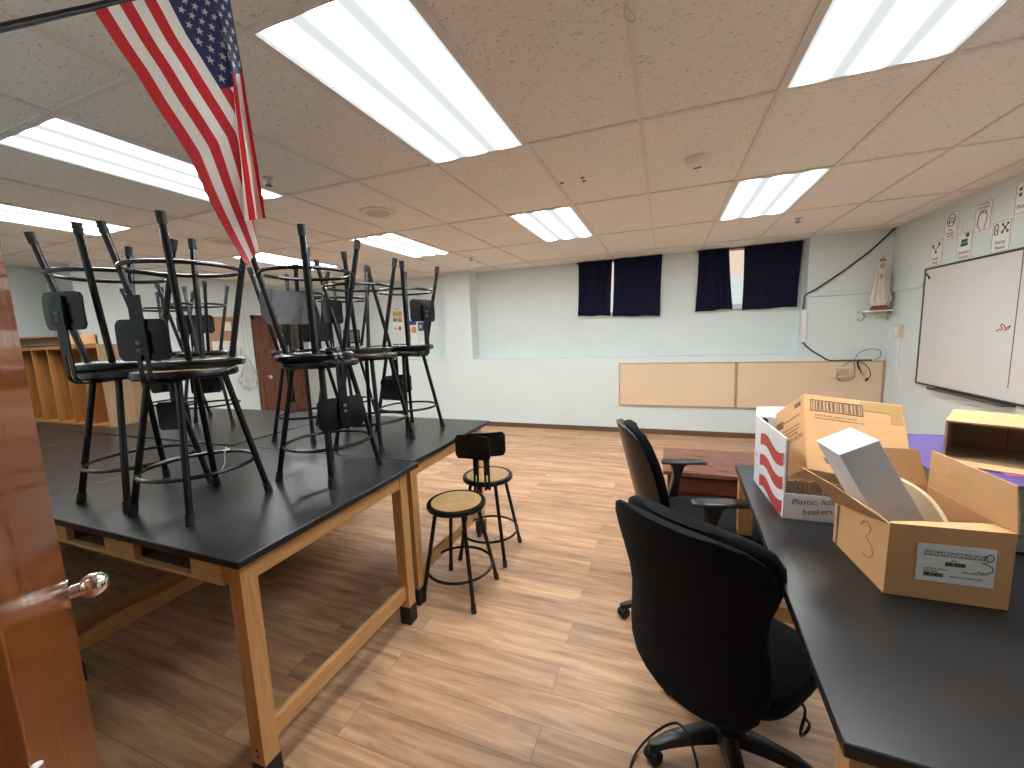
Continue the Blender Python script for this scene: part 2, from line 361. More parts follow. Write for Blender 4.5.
# ------------------------------------------------------------------ the room
XL, XR, YB, YF = -6.9, 2.54, 0.17, 6.5
YW = 6.22                      # face of the thick lower wall
struct(MB().box((-8.2, -2.4, -0.1), (3.2, 6.9, 0)).build('floor', M['floor']))
struct(MB().box((-8.2, -2.4, H), (3.2, 6.9, H + 0.08)).build('ceiling', M['ceiling']))
struct(MB().box((-8.2, YF, 0), (3.2, 6.8, H)).build('wall_far', M['wall']))
low = MB()
low.box((XL - .2, YW, 0), (XR + .2, YF + .05, 1.155))
low.box((-3.55, YW, 1.15), (-3.07, YF + .05, H)); low.box((1.70, YW, 1.15), (XR + .2, YF + .05, H))
low.box((-8.2, YW, 1.15), (-6.75, YF + .05, H))
struct(low.build('wall_far_lower', M['wall']))
struct(MB().box((XR, -0.2, 0), (3.0, 6.9, H)).build('wall_right', M['wall']))
lw = MB(); lw.box((-8.2, 2.88, 0), (XL, 6.9, H)); lw.box((-8.2, -0.2, 0), (-7.5, 2.9, H))
struct(lw.build('wall_left', M['wall']))
struct(MB().box((-8.2, YB - .16, 1.12), (-0.78, YB, H)).build('wall_near_left', M['wall']))
struct(MB().box((-8.2, YB - .16, 0), (-0.78, YB + .006, 1.12)).build('wall_near_left_lower', M['shade_panelling']))  # unseen dark panelling added so the floor under the tables stays in shade
nw = MB(); nw.box((1.25, YB - .16, 0), (3.0, YB, H)); nw.box((-0.8, YB - .16, 2.16), (1.26, YB, H))
struct(nw.build('wall_near', M['wall']))
hw = MB(); hw.box((-3.2, -2.4, 0), (3.2, -2.3, H)); hw.box((-3.3, -2.4, 0), (-3.2, 0.02, H)); hw.box((3.1, -2.4, 0), (3.2, 0.02, H))
struct(hw.build('wall_hall', M['wall_dark']))
struct(MB().box((XL, YW - .008, 0), (XR, YW, 0.075)).build('baseboard_far', M['baseboard']))
bl = MB(); bl.box((XL, 2.88, 0), (XL + .008, 5.14, 0.075)); bl.box((XL, 6.18, 0), (XL + .008, YW, .075))
struct(bl.build('baseboard_left', M['baseboard']))
struct(MB().box((XR - .008, YB, 0), (XR, YW, 0.075)).build('baseboard_right', M['baseboard']))
# door frame of the near doorway
jf = MB(); jf.box((-0.80, YB - .17, 0), (-0.722, YB + .022, 2.16)); jf.box((1.18, YB - .17, 0), (1.26, YB + .02, 2.16)); jf.box((-0.8, YB - .17, 2.10), (1.26, YB + .02, 2.18))
struct(jf.build('trim_1', M['door_edge'], bevel=.003))
# picture rails / ledge line
rl = MB(); rl.box((1.70, YW - .03, 1.888), (XR, YW, 1.93)); rl.box((XR - .03, 5.53, 1.888), (XR, YW, 1.93)); rl.box((XL, YW - .006, 1.138), (XR, YW + .01, 1.158))
struct(rl.build('trim_2', M['wall'], bevel=.003))
# ceiling grid
X0, Y0 = -1.343, 1.0984
tb = MB()
k = -11
while X0 + k * .61 < XR:
    x = X0 + k * .61
    if x > -7.6: tb.box((x - .012, YB, H - .009), (x + .012, YF, H + .002))
    k += 1
for k in range(-1, 5):
    y = Y0 + k * 1.22
    if YB < y < YF: tb.box((-7.6, y - .012, H - .0085), (XR, y + .012, H + .002))
tb.box((XL, YF - .02, H - .0058), (XR, YF, H + .002)); tb.box((XR - .02, YB, H - .0058), (XR, YF, H + .002))
struct(tb.build('trim_3', M['tbar'], smooth=0))

# ------------------------------------------------------------------ ceiling fixtures
spots = [(0, 0, 'large fluorescent ceiling panel overhead right of the flag'), (3, 0, 'fluorescent ceiling panel cut by the top edge at right'),
         (-3, 0, 'long fluorescent ceiling panel passing behind the flag'), (-6, 0, 'fluorescent ceiling panel at far left above the brown door'),
         (0, 2, 'small looking fluorescent panel near the left pair of navy curtains'), (3, 2, 'fluorescent ceiling panel near the right pair of navy curtains'),
         (-3, 2, 'fluorescent ceiling panel above the rightmost stacked stools'), (-6, 2, 'distant fluorescent ceiling panel just below the flag tip')]
for (i, j, lab) in spots:
    cx, cy = X0 + (i + .5) * .61, Y0 + (j + .5) * 1.22
    t = thing('ceiling_light', lab, 'light', (cx, cy, H), group='fluorescent ceiling panels')
    fr = MB(); a, b = .305, .61
    e = .024
    for bx in (((-a, -b), (a, -b + e)), ((-a, b - e), (a, b)), ((-a, -b + e), (-a + e, b - e)), ((a - e, -b + e), (a, b - e))):
        fr.box((*bx[0], -.010), (*bx[1], .0))
    fr.build('frame', M['tbar'], t, smooth=0)
    MB().box((-a + e - .002, -b + e - .002, -.006), (a - e + .002, b - e + .002, -.001)).build('diffuser', M['diffuser'], t, smooth=0)

hf = MB().box((-.305, -.61, -.010), (.305, -.592, 0)).box((-.305, .592, -.010), (.305, .61, 0)).box((-.305, -.592, -.010), (-.287, .592, 0)).box((.287, -.592, -.010), (.305, .592, 0)).build('fill_light_frame', M['tbar'], loc=(.25, -1.15, H), smooth=0)
struct(hf)  # added unseen hall lamp, fills light onto faces turned to the doorway
MB().box((-.289, -.594, -.006), (.289, .594, -.001)).build('diffuser', M['diffuser_fill'], hf, smooth=0)

def smoke(x, y, lab):
    t = thing('smoke_detector', lab, 'smoke detector', (x, y, H), (PI, 0, 0))
    MB().lathe([(.0, 0), (.078, 0), (.078, .012), (.064, .02), (.058, .042), (.042, .052), (0, .053)]).build('body', M['detector'], t)
    m = MB()
    for k in range(3): m.lathe([(0, .048), (.009, .048), (.009, .056), (0, .056)], 10, (.022 * math.cos(k * .7 - 2), .022 * math.sin(k * .7 - 2), 0))
    m.build('vent', M['black_plastic'], t)
smoke(.186, 2.97, 'round smoke detector on ceiling between the two panels at right')
for x, y, lab in ((-2.273, 2.944, 'round ceiling speaker grille right of the flag'), (-4.284, 2.992, 'round ceiling speaker grille just left of the flag tip')):
    t = thing('ceiling_speaker', lab, 'speaker', (x, y, H), (PI, 0, 0), 'round ceiling speakers')
    MB().lathe([(.095, 0), (.15, 0), (.15, .008), (.14, .014), (.1, .012), (.095, 0)]).build('rim', M['tbar'], t)
    MB().lathe([(0, .0), (.098, 0), (.098, .008), (0, .009)]).build('grille', mat('speaker_grille', (.56, .52, .48), .6, vary=.15, vscale=300), t)
for x, y, lab in ((-2.412, 2.036, 'fire sprinkler head beside the flag edge'), (-2.498, 5.163, 'fire sprinkler head near the far wall left of the curtains'), (1.278, 5.089, 'fire sprinkler head near the right navy curtain')):
    t = thing('sprinkler_head', lab, 'sprinkler', (x, y, H), (PI, 0, 0), 'ceiling sprinkler heads')
    MB().lathe([(0, 0), (.035, 0), (.03, .008), (.012, .01), (.010, .03), (0, .03)], 16).build('body', M['steel'], t)
    MB().lathe([(0, .045), (.02, .045), (.02, .048), (0, .048)], 14).tube([(.012, 0, .028), (.016, 0, .036), (.004, 0, .046)], .003, 6).tube([(-.012, 0, .028), (-.016, 0, .036), (-.004, 0, .046)], .003, 6).build('deflector', M['cable'], t)
for x, y in ((-.698, 3.0), (-.545, 2.965), (-.545, 3.03)):
    tag(MB().lathe([(0, 0), (.013, 0), (.012, .006), (0, .008)], 12).build('ceiling_hole', M['alu_dark'], loc=(x, y, H), rot=(PI, 0, 0)), 'one of three small dark holes close together on a ceiling tile near the middle', 'hole', 'three dark ceiling holes')  # flat dark discs standing in for holes in the tile
tag(MB().tube(smooth_path([(0, 0, 0), (.02, .03, -.004), (.035, .07, -.006), (.02, .085, -.005), (.0, .05, -.004), (.012, .0, -.002)], 5), .0016, 6).build('wire_hook', M['steel'], loc=(-.135, 1.505, H - .006)), 'thin wire hook loop hanging on the ceiling grid bar at top centre', 'hook')

# ------------------------------------------------------------------ lab tables
def lab_table(x0, x1, y0, y1, zt, label, slots=True, name='lab_table', rear=False, end=False):
    w, d = x1 - x0, y1 - y0
    t = thing(name, label, 'table', (x0, y0, 0), group='black topped lab tables')
    MB().box((0, 0, zt - .027), (w, d, zt)).build('tabletop', M['epoxy'], t, bevel=.0035)
    a, z0, z1, l = .050, zt - .115, zt - .027, .06
    f = .034
    legs = [(a, f), (w - a - l, f), (a, d - a - l), (w - a - l, d - a - l)]
    for lx, ly in legs:
        lg = MB().box((lx, ly, .1), (lx + l, ly + l, zt - .0272)).build('leg', M['oak'], t, bevel=.002)
        MB().box((lx - .003, ly - .003, 0), (lx + l + .003, ly + l + .003, .102)).build('boot', M['black_rubber'], lg, bevel=.002)
        m = MB()
        for zz in (.135, .16): m.tube([(lx + l / 2, ly - .001, zz), (lx + l / 2, ly + .01, zz)], .005, 10)
        m.build('bolt', M['black_steel'], lg)
    # long aprons with two open book compartments in the front one
    def apron(y):
        m = MB(); s0, s1 = a + l, w - a - l; L = s1 - s0
        if not slots: m.box((s0, y, z0), (s1, y + .022, z1)); return m
        q = [s0, s0 + L * .235, s0 + L * .455, s0 + L * .61, s0 + L * .87, s1]
        m.box((s0, y, z0), (s1, y + .022, z0 + .013))
        for i in (0, 2, 4): m.box((q[i], y, z0 + .012), (q[i + 1], y + .022, z1))
        return m
    apron(f - .016).build('apron', M['oak_x'], t, bevel=.0015)
    MB().box((a + l, d - a - .026, z0), (w - a - l, d - a - .004, z1)).build('apron', M['oak_x'], t, bevel=.0015)
    for x in (a + .004, w - a - .026): MB().box((x, f + l, z0), (x + .022, d - a - l, z1)).build('apron', M['oak_y'], t, bevel=.0015)
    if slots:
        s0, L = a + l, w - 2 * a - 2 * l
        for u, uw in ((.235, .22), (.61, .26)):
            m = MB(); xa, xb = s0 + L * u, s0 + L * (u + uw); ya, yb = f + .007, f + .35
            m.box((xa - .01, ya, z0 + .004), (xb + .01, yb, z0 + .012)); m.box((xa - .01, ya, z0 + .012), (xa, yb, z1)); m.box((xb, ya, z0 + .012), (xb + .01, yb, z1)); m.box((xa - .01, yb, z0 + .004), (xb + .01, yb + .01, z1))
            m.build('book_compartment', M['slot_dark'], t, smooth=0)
    for x in (a + .016, w - a - .044): MB().box((x, f + l - .005, .15), (x + .028, d - a - l + .005, .225)).build('stretcher', M['oak_y'], t, bevel=.002)
    if rear: MB().box((a + l - .002, d - a - .05, .03), (w - a - l + .002, d - a - .03, z0 + .002)).build('rear_light_block', M['red_wood_dark'], t)  # added panel, stops light coming in under the back row
    if end: MB().box((a + .018, f + l, .03), (a + .036, d - a - l, z0 + .002)).build('end_light_block', M['red_wood_dark'], t)  # added panel, stops light coming in under the tables from the left
    return t
ZT = .90
lab_table(-2.695, -1.245, .79, 1.795, ZT, 'nearest black topped wooden lab table at left, with two open slots under its edge')
lab_table(-2.7075, -1.285, 1.803, 2.84, ZT, 'black topped lab table behind the nearest one, with two small stools parked beside it')
lab_table(-4.165, -2.702, .79, 1.775, ZT, 'black topped lab table left of the nearest one, mostly behind the open brown door')
lab_table(-4.185, -2.7105, 1.79, 2.84, ZT + .006, 'black topped lab table in the back row under the distant stool stacks', rear=True)
lab_table(-5.64, -4.173, .79, 1.775, ZT, 'black topped lab table farthest left in front of the cubby', end=True)
lab_table(-5.66, -4.195, 1.785, 2.84, ZT + .002, 'black topped lab table carrying the orange wooden cubby', rear=True, end=True)
# desk at right: same kind of table, turned lengthways
def desk():
    x0, y0, w, d, zt = .279, .715, 1.0, 1.445, ZT
    t = thing('lab_desk', 'black topped wooden desk at right carrying the open cardboard boxes', 'desk', (x0, y0, 0), (0, 0, R(-2.05)))
    MB().box((0, 0, zt - .027), (w, d, zt)).build('tabletop', M['epoxy'], t, bevel=.0035)
    a, l, z0, z1 = .012, .06, zt - .115, zt - .0272
    for lx, ly in ((a, a), (w - a - l, a), (a, d - a - l), (w - a - l, d - a - l)):
        lg = MB().box((lx, ly, .1), (lx + l, ly + l, z1)).build('leg', M['oak'], t, bevel=.002)
        MB().box((lx - .003, ly - .003, 0), (lx + l + .003, ly + l + .003, .102)).build('boot', M['black_rubber'], lg, bevel=.002)
    for y in (a + .001, d - a - .026): MB().box((a + l, y, z0), (w - a - l, y + .022, z1)).build('apron', M['oak_x'], t, bevel=.0015)
    for x in (a + .034, w - a - .056): MB().box((x, a + l, z0), (x + .022, d - a - l, z1)).build('apron', M['oak_y'], t, bevel=.0015)
    for y in (a + .016, d - a - .044): MB().box((a + l - .005, y, .15), (w - a - l + .005, y + .028, .225)).build('stretcher', M['oak_x'], t, bevel=.002)
desk()

# ------------------------------------------------------------------ stools
SH = .585
def plate_mesh(w=.14, h=.084, r=.03, x0=.226):
    m = MB(); nx, nz = 18, 6; fr, bk = [], []
    for i in range(nx + 1):
        y = -w + 2 * w * i / nx; e = max(0, abs(y) - (w - r)); hh = h - r + math.sqrt(max(1e-8, r * r - e * e))
        x = x0 - 1.25 * y * y
        for j in range(nz + 1):
            z = -hh + 2 * hh * j / nz
            bow = .004 * (1 - (z / h) ** 2)
            fr.append((x - .004 + bow, y, z)); bk.append((x + .004 + bow, y, z))
    n = nz + 1; q = len(fr); fs = []
    for i in range(nx):
        for j in range(nz):
            a = i * n + j; fs.append((a, a + n, a + n + 1, a + 1)); fs.append((q + a, q + a + 1, q + a + n + 1, q + a + n))
    edge = [j for j in range(n)] + [i * n + nz for i in range(1, nx + 1)] + [nx * n + j for j in range(nz - 1, -1, -1)] + [i * n for i in range(nx - 1, 0, -1)]
    for k in range(len(edge)):
        a, b = edge[k], edge[(k + 1) % len(edge)]; fs.append((a, b, q + b, q + a))
    m.add(fr + bk, fs); return m
SM = {}
SM['pan'] = MB().lathe([(0, .548), (.150, .548), (.172, .552), (.179, .560), (.179, .576), (.174, .583), (.160, .585), (.152, .582), (0, .582)], 40).mesh('seat', M['black_steel'])
SM['pad'] = MB().lathe([(0, .578), (.151, .578), (.151, .5835), (.145, .5845), (0, .5848)], 40).mesh('seat_pad', M['seat_ply'])
def leg_me():
    a = (.128, 0, .553); b = (.236, 0, .018)
    return MB().tube([a, b], .0125, 12).mesh('leg', M['black_steel'])
SM['leg'] = leg_me()
SM['foot'] = MB().tube([(.2305, 0, .045), (.2345, 0, .024), (.2395, 0, .0)], [.0155, .0158, .0162], 12).mesh('foot_cap', M['black_rubber'])
SM['ring'] = MB().tube([(.2 * math.cos(2 * PI * i / 40), .2 * math.sin(2 * PI * i / 40), .172) for i in range(40)], .0085, 8, closed=True).mesh('foot_ring', M['black_steel'])
SM['plate'] = plate_mesh(.13, .08, .026).mesh('backrest', M['black_steel'])
SM['plate_small'] = plate_mesh(.110, .074, .022).mesh('backrest', M['black_steel'])
SM['plate_narrow'] = plate_mesh(.082, .074, .02).mesh('backrest', M['black_steel'])
SM['plate_bare'] = plate_mesh(.142, .085, .03).mesh('backrest', M['silver_plate'])
bend = [(.05, 0, .544), (.14, 0, .543)] + [(.195 + .04 * math.sin(t), 0, .583 - .04 * math.cos(t)) for t in [i * PI / 2 / 6 for i in range(7)]]
def support_me(ztop):
    m = MB()
    for s in (-1, 1):
        q = MB().sweep(bend + [(.237, 0, .70), (.238, 0, .76)], .014, .005); q.shift((0, s * .0125, 0)); m.add(q.v, q.f)
    m.sweep([(.2375, 0, .66), (.239, 0, .75), (.241, 0, ztop)], .04, .006)
    m.sweep([(.03, 0, .5435), (.12, 0, .543), (.18, 0, .5425)], .045, .006)
    return m.mesh('back_support', M['black_steel'])
SM['sup'] = support_me(.89); SM['sup_long'] = support_me(.862)
SM['brk'] = MB().box((.238, -.026, -.042), (.25, .026, .042)).mesh('bracket', M['black_steel'])
SM['bolt'] = MB().lathe([(0, 0), (.008, 0), (.008, .003), (.004, .006), (0, .006)], 12).mesh('bolt', M['bolt_dark'])

def stool(label, x, y, z, rz=0.0, up=True, phi=None, pz=.853, plate='plate', group='stacked stools', longsup=False):
    """phi: world azimuth (degrees) of the backrest; None for no backrest"""
    base = z if up else z + SH
    t = thing('stool', label, 'stool', (x, y, base), (0 if up else PI, 0, R(rz)), group)
    link('seat', SM['pan'], t)
    pd = link('seat_pad', SM['pad'], t, label='tan hardboard seat top' )
    for k in range(4):
        lg = link('leg', SM['leg'], t, rot=(0, 0, R(45 + 90 * k))); link('foot_cap', SM['foot'], lg)
    link('foot_ring', SM['ring'], t)
    if phi is not None:
        a = R(phi - rz) if up else R(rz - phi)
        sp = link('back_support', SM['sup_long' if longsup else 'sup'], t, rot=(0, 0, a))
        if plate:
            link('backrest', SM[plate], t, (0, 0, pz), (0, 0, a))
            bk = link('bracket', SM['brk'], sp, (0, 0, pz - .01))
            link('bolt', SM['bolt'], bk, (.25, 0, .0), (0, PI / 2, 0)); link('bolt', SM['bolt'], bk, (.25, 0, -.026), (0, PI / 2, 0))
    return t
G2 = 'stools parked on the floor'
stool('short black stool with tan round seat on the floor, nearer one beside the table leg', -1.172, 2.049, 0, 0, True, 84, group=G2)
stool('short black stool with tan round seat on the floor, farther one beyond its twin', -1.174, 2.520, 0, 2, True, -66, pz=.862, group=G2)
ZU = ZT + SH + .001
low_t = [('black stool standing upright at far left front on the tables, rear of backrest showing', -2.267, 1.091, ZT, 1, -72, .832, 'plate_narrow', False),
         ('black stool standing upright at the front middle of the table, low backrest with tall post', -1.855, 1.08, ZT, 2, -59, .705, 'plate_narrow', True),
         ('black stool standing upright nearest the table edge, with a shiny grey dented backrest', -1.60, 1.537, ZT, 0, 174, .853, 'plate_bare', False),
         ('black stool standing upright behind the shiny backrest, in line with the far brown door', -2.34, 2.11, ZT, 3, 112, .745, 'plate_small', False),
         ('black stool standing upright second from the right end of the stacks', -1.73, 2.04, ZT, 2, -167, .855, 'plate_small', False),
         ('black stool standing upright at the right end of the stacks, nearest the far wall', -1.76, 2.46, ZT, -14, -14, .853, 'plate_small', False),
         ('black stool standing upright in the back left stack with a dark backrest facing the camera', -3.60, 2.25, ZT + .006, 45, 157, .853, 'plate', False),
         ('black stool standing upright in the far back stack right of the cubby', -4.16, 2.30, ZT + .006, 20, 100, .853, 'plate_small', False),
         ('black stool standing upright in the hidden rear stack between the two right ones', -2.47, 2.60, ZT, 10, None, .853, 'plate_small', False)]
for (lab, x, y, z, rz, phi, pz, pl, ls) in low_t: stool(lab, x, y, z, rz, True, phi, pz, pl, longsup=ls)
up_t = [('upside down black stool on top of the far left front stack', -2.31, 1.10, ZU, 1, 112, 'plate_narrow', .853),
        ('upside down black stool on top of the front middle stack, partly behind the flag tip', -1.90, 1.15, ZU, 3, None, None, .85),
        ('upside down black stool nearest the table edge, backrest hanging with a bolted bracket', -1.61, 1.52, ZU, 0, -20, 'plate_small', .83),
        ('upside down black stool whose bare support strap hangs before the far brown door', -2.42, 2.14, ZU, 11, -58, None, .85),
        ('upside down black stool second from the right end of the stacks', -1.80, 2.08, ZU, -19, 80, 'plate_small', .853),
        ('upside down black stool at the right end of the stacks, nearest the far wall', -1.73, 2.47, ZU, -12, 152, 'plate_small', .853),
        ('upside down black stool on the back left stack left of the wall poster', -3.62, 2.25, ZU + .006, 30, 150, 'plate_small', .853),
        ('upside down black stool on the far back stack right of the cubby', -4.19, 2.31, ZU + .006, 20, 165, 'plate_small', .853),
        ('upside down black stool on the hidden rear stack between the two right ones', -2.46, 2.63, ZU, 10, None, None, .853)]
for (lab, x, y, z, rz, phi, pl, pz) in up_t: stool(lab, x, y, z, rz, False, phi, pz, pl)

# white cable tie hanging from a foot ring
tag(MB().tube(smooth_path([(0, 0, .012), (.004, -.006, .0), (.0, -.012, -.02), (-.002, -.014, -.06), (-.008, -.03, -.09), (-.012, -.045, -.105)], 4), .0025, 6).tube(circ(.012, 14, .0), .0022, 6, closed=True).build('cable_tie', M['white'], loc=(-1.93, 1.245, ZT + .185)), 'thin white cable tie hanging from the front middle stool foot ring', 'cable tie')

# ------------------------------------------------------------------ office chairs
def ring_pts(z, hw, ht, xc, bend, n=36, e=3.0):
    out = []
    for i in range(n):
        a = 2 * PI * i / n; c, s = math.cos(a), math.sin(a)
        y = hw * math.copysign(abs(s) ** (2 / e), s); x = ht * math.copysign(abs(c) ** (2 / 2.2), c)
        out.append((xc + x + bend * (y / .24) ** 2, y, z))
    return out
def seat_loft(m, cx, lx, ly, z0, z1, n=40, e=3.4, nose=.03):
    def ring(k, z):
        o = []
        for i in range(n):
            a = 2 * PI * i / n; c, s = math.cos(a), math.sin(a)
            x = lx * k * math.copysign(abs(c) ** (2 / e), c); y = ly * k * math.copysign(abs(s) ** (2 / e), s)
            o.append((cx + x, y, z - nose * max(0, (x / lx)) ** 3))
        return o
    h = z1 - z0
    m.loft([ring(.86, z0), ring(.95, z0 + h * .12), ring(1, z0 + h * .4), ring(1, z0 + h * .65), ring(.965, z0 + h * .88), ring(.88, z0 + h * .98), ring(.5, z1 + .002), ring(.05, z1 - .002)])
    return m
def chair_base(t, rad, off):
    bs = MB().lathe([(0, .075), (.05, .075), (.06, .085), (.055, .12), (.035, .13), (.03, .2), (0, .2)], 24)
    bs.build('hub', M['black_plastic'], t)
    MB().tube([(0, 0, .18), (0, 0, .40)], .016, 14).build('gas_lift', M['black_steel'], t)
    for k in range(5):
        a = R(off + 72 * k); c, s = math.cos(a), math.sin(a)
        m = MB(); P = []
        for r, hw, zt, zb in ((.03, .034, .118, .075), (.12, .03, .112, .078), (.22, .025, .098, .072), (rad - .015, .02, .082, .060), (rad + .018, .012, .076, .062)):
            P.append([(r, -hw, zb), (r, hw, zb), (r, hw * .8, zt), (r, hw * .3, zt + .004), (r, -hw * .3, zt + .004), (r, -hw * .8, zt)])
        m.loft(P)
        lg = m.build('base_leg', M['black_plastic'], t, rot=(0, 0, a), bevel=.002)
        w = MB()
        for y in (-.016, .016):
            q = MB().lathe([(0, -.009), (.022, -.009), (.027, -.005), (.027, .005), (.022, .009), (0, .009)], 20); q.xform(Matrix.Translation((0, y, .0275)) @ Matrix.Rotation(PI / 2, 4, 'X')); w.add(q.v, q.f)
        hood = MB()
        w.tube([(0, -.02, .0275), (0, .02, .0275)], .007, 8); w.tube([(.012, 0, .03), (.006, 0, .062)], .008, 8)
        w.add(*(lambda q: (q.v, q.f))(MB().loft([[(.0295 * math.cos(b) * kk, yy, .0275 + .0295 * math.sin(b) * kk) for b in [R(20 + 15 * i) for i in range(11)]] + [(.0, yy, .03)] for yy, kk in ((-.008, 1.05), (.008, 1.05))])))
        w.build('caster', M['black_rubber'], lg, (rad, 0, 0), (0, 0, R(37 * k + 20)))

def chair1():
    t = thing('office_chair', 'black fabric swivel chair without arms nearest the camera, its broad back turned to us', 'chair', (.225, 1.485, 0), (0, 0, R(53)))
    prof = [(.395, .10), (.405, .15), (.425, .195), (.47, .225), (.53, .232), (.61, .224), (.68, .217), (.75, .225), (.82, .248), (.88, .266), (.935, .268), (.975, .250), (.997, .215), (1.006, .16)]
    b = MB()
    b.loft([ring_pts(z, w, .022 if 3 < i < 11 else .017, -.345 + .03 * math.sin((z - .42) / .58 * PI) - .011 + .12 * (1 - z), .045) for i, (z, w) in enumerate(prof)])
    b.build('back_shell', M['black_fabric'], t)
    c = MB()
    c.loft([ring_pts(z, w * .97, .05 if 1 < i < 12 else .03, -.28 + .03 * math.sin((z - .42) / .58 * PI) - .011 + .12 * (1 - z), .05) for i, (z, w) in enumerate([(z * .985 + .015, w) for z, w in prof])])
    c.build('back_cushion', M['black_fabric'], t)
    seat_loft(MB(), .02, .245, .25, .40, .49).build('seat', M['black_fabric'], t)
    MB().box((-.14, -.1, .37), (.12, .1, .402)).sweep([(-.05, 0, .38), (-.19, 0, .38), (-.235, 0, .40), (-.245, 0, .46)], .07, .012).build('tilt_mechanism', M['black_steel'], t, bevel=.003)
    MB().tube(smooth_path([(.02, -.09, .385), (.03, -.18, .375), (.035, -.225, .365), (.03, -.232, .335), (.045, -.24, .305), (.042, -.234, .275), (.015, -.23, .275), (.008, -.232, .305), (.028, -.232, .335)], 6), .0045, 8).build('lever', M['black_steel'], t)
    chair_base(t, .275, 205 - 53)
    return t
chair1()
def chair2():
    t = thing('office_chair', 'black swivel chair with armrests tucked to the desk beyond the nearest chair', 'chair', (.13, 2.26, 0), (0, 0, R(13)))
    prof = [(.56, .10), (.575, .15), (.60, .185), (.66, .21), (.74, .22), (.84, .222), (.92, .215), (1.00, .195), (1.05, .165), (1.075, .12), (1.085, .06)]
    f = lambda z: -.20 - .125 * (z - .56) / .52
    b = MB().loft([ring_pts(z, w, .014, f(z) - .035, .095) for z, w in prof]); b.build('back_shell', M['brown_shell'], t, label='dark brown plastic rear shell')
    MB().loft([ring_pts(z * .98 + .016, w * .96, .04 if 1 < i < 9 else .022, f(z) + .012, .095) for i, (z, w) in enumerate(prof)]).build('back_cushion', M['black_fabric'], t)
    seat_loft(MB(), .145, .30, .265, .47, .575, nose=.035).build('seat', M['black_fabric'], t)
    for s in (-1, 1):
        q = MB().loft([[(x, s * .30 + y, z) for x, z, y in ((xx, .755 + (.0 if -.07 < xx < .17 else -.006), -ww), (xx, .775 + (.0 if -.07 < xx < .17 else -.008), -ww * .8), (xx, .775 + (.0 if -.07 < xx < .17 else -.008), ww * .8), (xx, .755 + (.0 if -.07 < xx < .17 else -.006), ww))] for xx, ww in ((-.075, .02), (-.06, .034), (-.01, .04), (.08, .042), (.15, .04), (.18, .03), (.19, .018))])
        p = q.build('armrest', M['arm_pad'], t, bevel=.006)
        MB().loft([[(x0 - a, s * .30 - .028, z), (x0 + a, s * .30 - .028, z), (x0 + a, s * .30 + .028, z), (x0 - a, s * .30 + .028, z)] for x0, a, z in ((-.03, .022, .46), (-.01, .024, .55), (.015, .02, .68), (.02, .035, .74), (.022, .06, .757))]).tube([(-.01, s * .30, .47), (0, s * .22, .425), (.02, s * .1, .415)], .018, 10).build('arm_post', M['black_plastic'], p, bevel=.003)
    MB().box((-.14, -.11, .43), (.12, .11, .472)).sweep([(-.05, 0, .44), (-.2, 0, .44), (-.235, 0, .49), (-.24, 0, .60)], .08, .014).build('tilt_mechanism', M['black_steel'], t, bevel=.003)
    chair_base(t, .36, 205 - 13)
chair2()
tag(MB().tube(smooth_path([(-.02, .95, .006), (-.085, 1.18, .006), (-.10, 1.32, .006), (-.045, 1.42, .03), (.05, 1.425, .125), (.10, 1.35, .14), (.13, 1.25, .05), (.10, 1.14, .006), (.06, 1.0, .006)], 8), .0045, 8).build('power_cord', M['black_rubber']), 'black power cord looping over the floor beside the nearest chair base', 'cord')

# ------------------------------------------------------------------ low brown desk beyond
t = thing('low_desk', 'low reddish brown wooden desk behind the armchair, against the black desk end', 'desk', (.0, 2.73, 0))
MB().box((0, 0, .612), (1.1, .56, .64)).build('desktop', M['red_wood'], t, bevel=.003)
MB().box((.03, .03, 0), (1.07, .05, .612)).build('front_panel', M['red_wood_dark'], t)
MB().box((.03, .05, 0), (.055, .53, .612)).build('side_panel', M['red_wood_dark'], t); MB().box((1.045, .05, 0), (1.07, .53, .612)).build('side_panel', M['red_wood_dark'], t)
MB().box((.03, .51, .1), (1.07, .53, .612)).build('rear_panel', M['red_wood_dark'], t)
MB().box((.055, .018, .5), (1.045, .031, .6)).build('drawer', M['red_wood_dark'], t, bevel=.003)

# ------------------------------------------------------------------ boxes on the desk
def wall_quad(m, a, b, c, d, t=.004): m.slab([a, b, c, d], t)
# open box with label
bx = thing('cardboard_box', 'open brown cardboard box with white shipping label, nearest on the desk', 'box', (.513, 1.185, ZT))
O = Vector((.513, 1.185, ZT))
def L(p): return tuple(Vector(p) - O)
NL, NR, BL, BR = (.516, 1.185, .901), (.747, 1.191, .901), (.496, 1.445, .901), (.716, 1.455, .901)
nl, nr, bl_, br = (.520, 1.188, 1.084), (.75, 1.195, 1.086), (.498, 1.447, 1.026), (.713, 1.452, 1.10)
m = MB()
for q in ((NL, NR, nr, nl), (NR, BR, br, nr), (BR, BL, bl_, br), (BL, NL, nl, bl_)): m.slab([L(p) for p in q], .004)
m.slab([L((.516, 1.185, .905)), L((.496, 1.445, .905)), L((.716, 1.455, .905)), L((.747, 1.191, .905))][::-1], .003)
m.build('body', M['card'], bx, smooth=0)
for nm, q in (('flap', [nl, bl_, (.410, 1.452, 1.128), (.455, 1.33, 1.118), (.508, 1.215, 1.094)]),
              ('flap', [br, nr, (.748, 1.196, 1.13), (.742, 1.20, 1.196), (.722, 1.33, 1.202), (.713, 1.45, 1.204)]),
              ('flap', [(.60, 1.452, 1.075), br, (.69, 1.462, 1.20), (.61, 1.46, 1.203), (.585, 1.456, 1.14)]),
              ('flap', [nl, nr, (.772, 1.252, 1.083), (.70, 1.232, 1.088), (.58, 1.212, 1.086), (.525, 1.20, 1.085)])):
    MB().slab([L(p) for p in q], .0035).build(nm, M['card_in'], bx, smooth=0)
